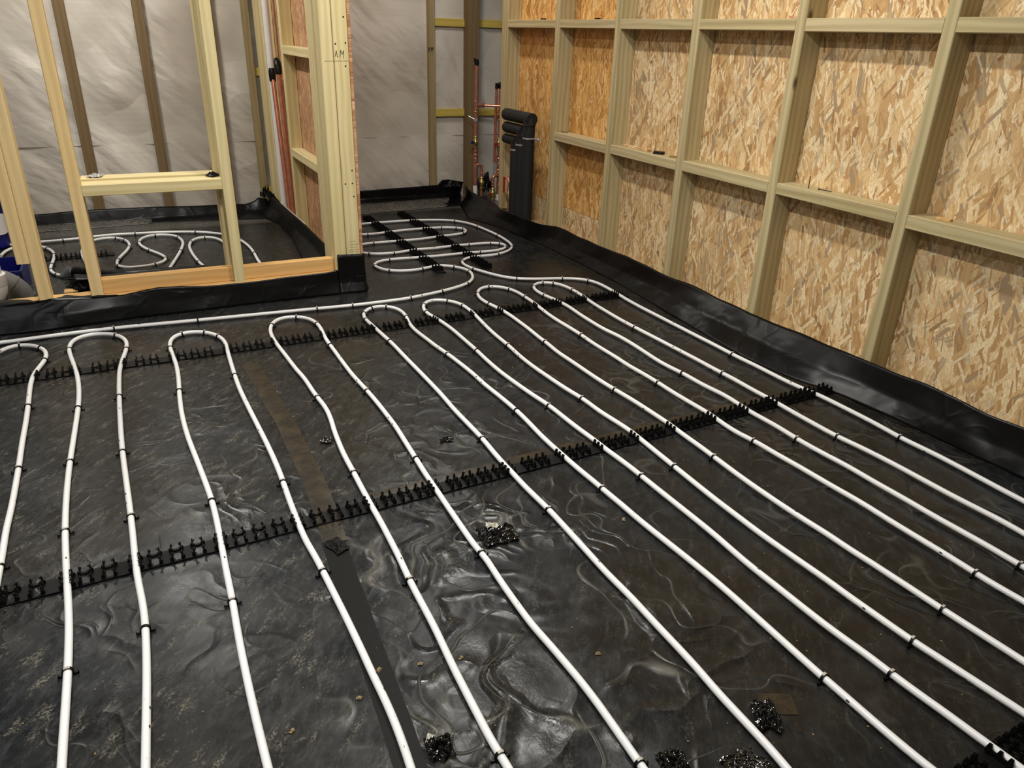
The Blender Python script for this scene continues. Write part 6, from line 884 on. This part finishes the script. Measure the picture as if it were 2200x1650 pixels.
loc(cyl('drop_pipe', (x-.054, y-.02, .16), (x-.054, y-.02, .0), .0105, 'copper', r2), r2)
loc(fitting(.14, .155, x-.054, y-.02, .0125, r2), r2); loc(fitting(.118, .128, x-.054, y-.02, .0118, r2), r2)
loc(valve(x-.054, y-.02, .055, .0135, r2, 'red', -1, .02), r2)

r3 = empty('drain_tap', (2.245, 4.43, 0), label='small copper and brass tap with red lever, left of the black lagged pipes', cat='tap')
x, y = 2.24, 4.405
loc(cyl('pipe', (x, y, .02), (x, y, .29), .0075, 'copper', r3, 10), r3)
loc(link('elbow', tube([(x, y, .275), (x, y, .296), (x-.001, y+.01, .306), (x-.002, y+.028, .312), (x-.004, y+.05, .313)], .0095, 10), M_['copper'], r3), r3)
loc(link('valve', tube([(x, y, .165), (x, y, .175), (x, y, .185), (x, y, .215), (x, y, .225), (x, y, .25)], [.009, .013, .015, .015, .011, .010], 10), M_['brass'], r3), r3)
loc(cyl('valve_stem', (x, y, .205), (x-.01, y+.045, .215), .006, 'brass', r3, 8), r3)
loc(link('lever', boxes([(x-.018, x-.010, y+.035, y+.050, .215, .315)]), M_['red'], r3, label='red lever handle'), r3)
loc(link('drain_cock', tube([(x, y, .115), (x-.004, y+.03, .112), (x-.006, y+.06, .108)], [.009, .011, .008], 10), M_['brass'], r3), r3)

def lagged(yv, zt, r, y_end, label, bz, bl):
    root = empty('lagged_pipe', (2.245, yv, 0), label=label, cat='pipe', group=None)
    x = 2.245
    v = cyl('vertical_lagging', (0, 0, .002), (0, 0, zt), r, 'foam', root, 20)
    h = cyl('horizontal_lagging', (0, -r*.98, zt), (0, y_end-yv, zt), r, 'foam', root, 20)
    e = link('corner_joint', tube([(0, -r*.2, zt-r*1.1), (0, -r*.1, zt-r*.2), (0, r*.0, zt+r*.05)], [r*1.01, r*1.02, r*.99], 20), M_['foam'], root)
    b = ring('pipe_bracket', (0, 0, bz), r*.98, r*1.06, .010, 'steel', root, label='shiny steel bracket')
    cyl('bracket_rod', (0, -r, bz), (.015, -r-bl, bz+.004), .005, 'steel', b, 8)
    ring('bracket_nut', (.012, -r-bl*.8, bz+.003), .007, .010, .014, 'steel', b, (.1, -1, 0))
    return root
lagged(4.165, .700, .0365, 4.475, 'thickest black lagged pipe, top bend and nearest of the three', .590, .075)
lagged(4.262, .624, .033, 4.47, 'middle black lagged pipe, second of the three bends', .54, .012)
lagged(4.345, .553, .0285, 4.48, 'smallest black lagged pipe, lowest bend and farthest of the three', .50, .012)

# pipes standing in the corner of the left room against the middle wall
o = link('waste_pipe', tube([(.909, 4.975, 2.41), (.905, 4.975, 1.2), (.903, 4.975, .02)], .0195, 20), M_['white'], label='long white waste pipe standing in the corner beside two copper pipes', cat='pipe')
def cstand(name, x, y0, z0, y1, r, label, tilt):
    root = empty(name, (x, y0, 0), label=label, cat='pipe', group=None)
    cyl('pipe', (0, 0, .004), (0, y1-y0, z0), r, 'copper', root)
    link('end_tape', tube([(0, y1-y0, z0-.045), (0, y1-y0, z0-.01), (0, y1-y0+tilt*.4, z0+.018), (0, y1-y0+tilt, z0+.03)], [r*1.4, r*1.55, r*1.5, r*1.1], 12), M_['btape'], root, label='black tape over the open end')
cstand('copper_pipe', .898, 4.765, .905, 4.922, .0135, 'left copper pipe with black taped top beside the white pipe', 0)
cstand('copper_pipe', .900, 4.665, .955, 4.735, .0140, 'right copper pipe with bulkier black taped top beside the middle wall', .03)

# ================================================================== LEFT ROOM ODDMENTS
ro = empty('soil_pipe', (-.58, 3.70, 0), label='white soil pipe with collar and elbow at the left picture edge', cat='pipe')
loc(link('pipe', tube([(-.582, 3.70, .16), (-.582, 3.70, .60), (-.582, 3.70, 2.3)], .055, 24), M_['white'], ro), ro)
loc(link('socket', tube([(-.576, 3.70, .172), (-.576, 3.70, .168), (-.576, 3.70, .125), (-.576, 3.70, .118)], [.056, .061, .061, .0575], 24), M_['white'], ro), ro)
loc(link('elbow', tube([(-.576, 3.70, .125)]+[(-.576-.07*(1-cos(t)), 3.70, .118-.055*sin(t)) for t in [i*pi/2/7 for i in range(8)]]+[(-.80, 3.70, .06)], .058, 24), M_['white'], ro), ro)
gb = empty('drain_bend', (-.50, 3.88, 0), label='large grey drain bend lying behind the white soil pipe', cat='pipe')
arc = [(-.62+.115*sin(t), 3.86, -.03+.115*cos(t)+.005) for t in [radians(a) for a in range(0, 91, 15)]]
loc(link('bend', tube(arc, .066, 24), M_['grey_pipe'], gb), gb)
for i in (1, 3, 5): loc(ring('joint_ring', arc[i], .0665, .0685, .008, 'grey_pipe', gb, Vector(arc[i+1])-Vector(arc[i-1])), gb)
cr = empty('crate', (-.56, 4.05, 0), label='blue plastic crate on the floor behind the doubled left stud', cat='crate')
def cb(*b): return link('panel', boxes([b]), M_['blue'], cr)
link('base', boxes([(-.14, .075, -.12, .16, .002, .008)]), M_['blue'], cr)
link('side', boxes([(-.14, .075, -.12, -.113, .008, .03), (.045, .075, -.12, -.112, .03, .095), (-.14, -.11, -.12, -.112, .03, .095), (-.14, .075, -.122, -.110, .095, .112)]), M_['blue'], cr)
link('side', boxes([(-.14, .075, .153, .16, .008, .112)]), M_['blue'], cr)
link('side', boxes([(-.14, -.133, -.112, .153, .008, .112)]), M_['blue'], cr)
link('side', boxes([(.068, .075, -.112, .153, .008, .112)]), M_['blue'], cr)
tb = empty('tub', (-.715, 4.90, 0), label='round blue tub with a white patch at the left edge behind the partition', cat='tub')
link('body', lathe([(.085, .002), (.095, .012), (.105, .24), (.112, .242), (.112, .262), (.105, .266)], 28), M_['blue'], tb)
pz = []
for i in range(13):
    a = radians(-95+i*9)
    for j in range(2): pz.append((.1035*cos(a), .1035*sin(a), (.10 if j == 0 else .165)+.03*sin(i/12*pi)*(1 if j else -.6)))
link('print_patch', mesh('patch', pz, [(2*i, 2*i+2, 2*i+3, 2*i+1) for i in range(12)]), M_['white'], tb, label='white printed patch')
bar('timber_offcut', -.318, -.22, 3.70, 3.75, .002, .06, 'orange_pine', label='short timber offcut lying beside the torn film at the left stud foot', cat='timber')

# on the sill and the noggins
crumple('plastic_scrap', (-.10, 3.605, .5662), .07, .05, .02, 'clear', 1.2, n=10, label='crumpled clear plastic on the left end of the sill', cat='scrap')
crumple('tape_scrap', (.352, 3.52, .5605), .04, .055, .03, 'btape', 2.2, n=10, label='black tape scrap at the right end of the sill', cat='scrap')
def chip(name, x, y, z, sx, sy, sz, rz, m, label, cat='scrap', grp=None):
    bm = bmesh.new(); bmesh.ops.create_cube(bm, size=1)
    bmesh.ops.subdivide_edges(bm, edges=bm.edges[:], cuts=2, use_grid_fill=True)
    for v in bm.verts:
        c = v.co.copy(); j = noise.noise(c*3+Vector((x*7, y*5, z)))*.12
        v.co = Vector((c.x*sx*(1+j), c.y*sy*(1-j), c.z*sz*(1+j*.5)+sz/2))
    mn = min(v.co.z for v in bm.verts)
    for v in bm.verts: v.co.z -= mn
    me = bpy.data.meshes.new(name); bm.to_mesh(me); bm.free()
    return link(name, me, M_[m], None, (x, y, z), (0, 0, rz), label=label, cat=cat, group=grp)
chip('panel_offcut', 2.345, 3.19, .6525, .025, .20, .010, .05, 'osb', 'strip of strand board offcut lying on the middle noggin near the lagged pipes')
chip('plastic_wedge', 2.345, 3.01, .6525, .03, .05, .012, .6, 'btape', 'small black plastic wedge on the same noggin as the board offcut')
chip('washer_stack', 2.345, 2.90, .6525, .02, .03, .006, .2, 'brass', 'small brass coloured bits on the noggin right of the black wedge')
chip('wood_chip', 2.345, 1.50, .6535, .02, .045, .007, .2, 'orange_pine', 'brown wood chip on the noggin at the right edge')
def screw(x, y, z, d, L, label):
    d = Vector(d).normalized(); p = Vector((x, y, z))
    return link('loose_screw', tube([p, p+d*.002, p+d*.0021, p+d*(L*.9), p+d*L], [.0035, .0035, .0016, .0016, .0004], 8), M_['ink'], label=label, cat='screw')
screw(2.33, 2.055, .6595, (0, .02, 1), .045, 'dark screw sticking up from the middle noggin between the two nearest studs')
screw(2.345, 2.02, .6605, (.1, -1, 0), .06, 'dark screw lying on the middle noggin next to the upright screw')
screw(2.34, 3.93, .6515, (.2, -1, .0), .05, 'dark screw lying on the far noggin beside the lagged pipes')
for (yy, lab) in ((4.20, 'dark scrap on the farthest upper noggin'), (3.62, 'dark scrap on the second upper noggin from the far end')):
    chip('dark_scrap', 2.33, yy, 1.2425, .015, .03, .006, .3, 'btape', lab)
chip('panel_offcut', 2.35, 2.27, 1.2425, .02, .09, .008, 0, 'osb_red', 'brown strand board sliver on the upper noggin left of the nearest middle stud')

# ================================================================== THINGS LYING ON THE FLOOR FILM
crumple('tape_clump', (.693, 1.372, .002), .085, .07, .030, 'crumple', 3.1, n=22, label='crumpled glossy tape clump beside the fifth clip in the centre of the floor', cat='tape')
crumple('backing_scrap', (.697, 1.412, .003), .022, .035, .02, 'paper', 1.1, n=8, label='white backing paper scrap stuck to the central tape clump', cat='paper')
crumple('tape_clump', (.332, .858, .002), .045, .045, .022, 'crumple', 7.7, n=18, label='crumpled tape clump near the bottom edge between the fourth and fifth pipes', cat='tape')
crumple('backing_scrap', (.322, .882, .004), .02, .014, .012, 'paper', 4.1, n=8, label='pale backing scrap on the bottom tape clump', cat='paper')
crumple('tape_clump', (.912, .66, .002), .045, .065, .02, 'crumple', 5.9, n=20, label='crumpled glossy tape clump on a brown patch, bottom right', cat='tape')
crumple('tape_clump', (.69, .655, .002), .05, .05, .02, 'crumple', 9.3, n=20, label='shiny tape clump on the very bottom edge of the picture', cat='tape')
crumple('tape_clump', (.80, .60, .002), .08, .06, .008, 'crumple', 6.3, n=20, label='flattened shiny tape patch left of the bottom brown tape clump', cat='tape')
crumple('tape_clump', (.425, 2.03, .002), .03, .035, .008, 'crumple', 2.7, n=14, label='small shiny tape bit left of the fourth loop right leg', cat='tape')
crumple('tape_clump', (.318, 1.50, .0025), .06, .04, .008, 'dtape', 1.9, n=14, label='brown tape flap where the joint tape passes the middle clip rail', cat='tape')
crumple('tape_clump', (.764, 1.88, .002), .02, .04, .012, 'crumple', 4.6, n=10, label='tiny dark tape curl between the fifth loop legs', cat='tape')
strip('tape_patch', [(.925, .69), (.985, .66)], .05, 'tape', label='flat brown tape square beside the bottom right tape clump', cat='tape')

# crumbs of debris: nobody could count them
rd = random.Random(21); vs = []; fs = []
def crumb(x, y, s):
    o = len(vs); a = rd.random()*6
    for sx, sy, sz in ((-1, -.6, 0), (1, -.5, 0), (.8, .7, 0), (-.7, .6, 0), (-.4, -.2, .7), (.5, 0, .8), (.1, .4, .6)):
        X = sx*cos(a)-sy*sin(a); Y = sx*sin(a)+sy*cos(a); vs.append((x+X*s, y+Y*s, .001+sz*s))
    fs.extend([tuple(o+i for i in f) for f in ((0, 1, 5, 4), (1, 2, 6, 5), (2, 3, 6), (3, 0, 4), (4, 5, 6), (3, 4, 6))])
for _ in range(300):
    crumb(rd.uniform(-.5, 2.0), .5+3.0*rd.random()**1.3, rd.uniform(.0010, .0024))
link('debris_crumbs', mesh('crumbs', vs, fs), M_['crumb'], label='tiny tan crumbs scattered over the black floor film', cat='debris', kind='stuff')
for i, (x, y, s, lab) in enumerate(((.005+.10, 1.01, .006, 'tan crumb between the second and third pipe loops at the bottom'), (.235, 1.03, .006, 'tan crumb right of the joint tape near the bottom left'), (.29, 1.08, .0065, 'tan crumb pressed against the fourth pipe left leg'), (.37, 1.06, .006, 'tan leaf bit between the fourth and fifth pipe legs'), (.45, 1.04, .006, 'two tan crumbs between fifth pipe legs'), (1.03, 1.30, .007, 'tan crumb right of the central wrinkles'), (.71, .93, .006, 'tan crumb below the centre between pipes'))):
    vs = []; fs = []; crumb(0, 0, s); 
    link('crumb', mesh('crumb', vs, fs), M_['crumb'], None, (x, y, .0005), label=lab, cat='debris')

# ================================================================== CEILING LAMPS (out of view; nook one added for brightness)
for i, (l, sx, sy, p, c) in enumerate(LIGHTS):
    rt_ = empty('ceiling_light', (l[0], l[1], 2.42), label='ceiling strip light number %d of the site lighting' % (i+1) if 0 else ['strip light above the near floor', 'strip light above the middle of the room', 'strip light above the left room', 'strip light behind the camera at left', 'added strip light brightening the nook'][i], cat='lamp')
    link('housing', boxes([(-.07, .07, -.3, .3, -.035, -.001)]), M_['white'], rt_)
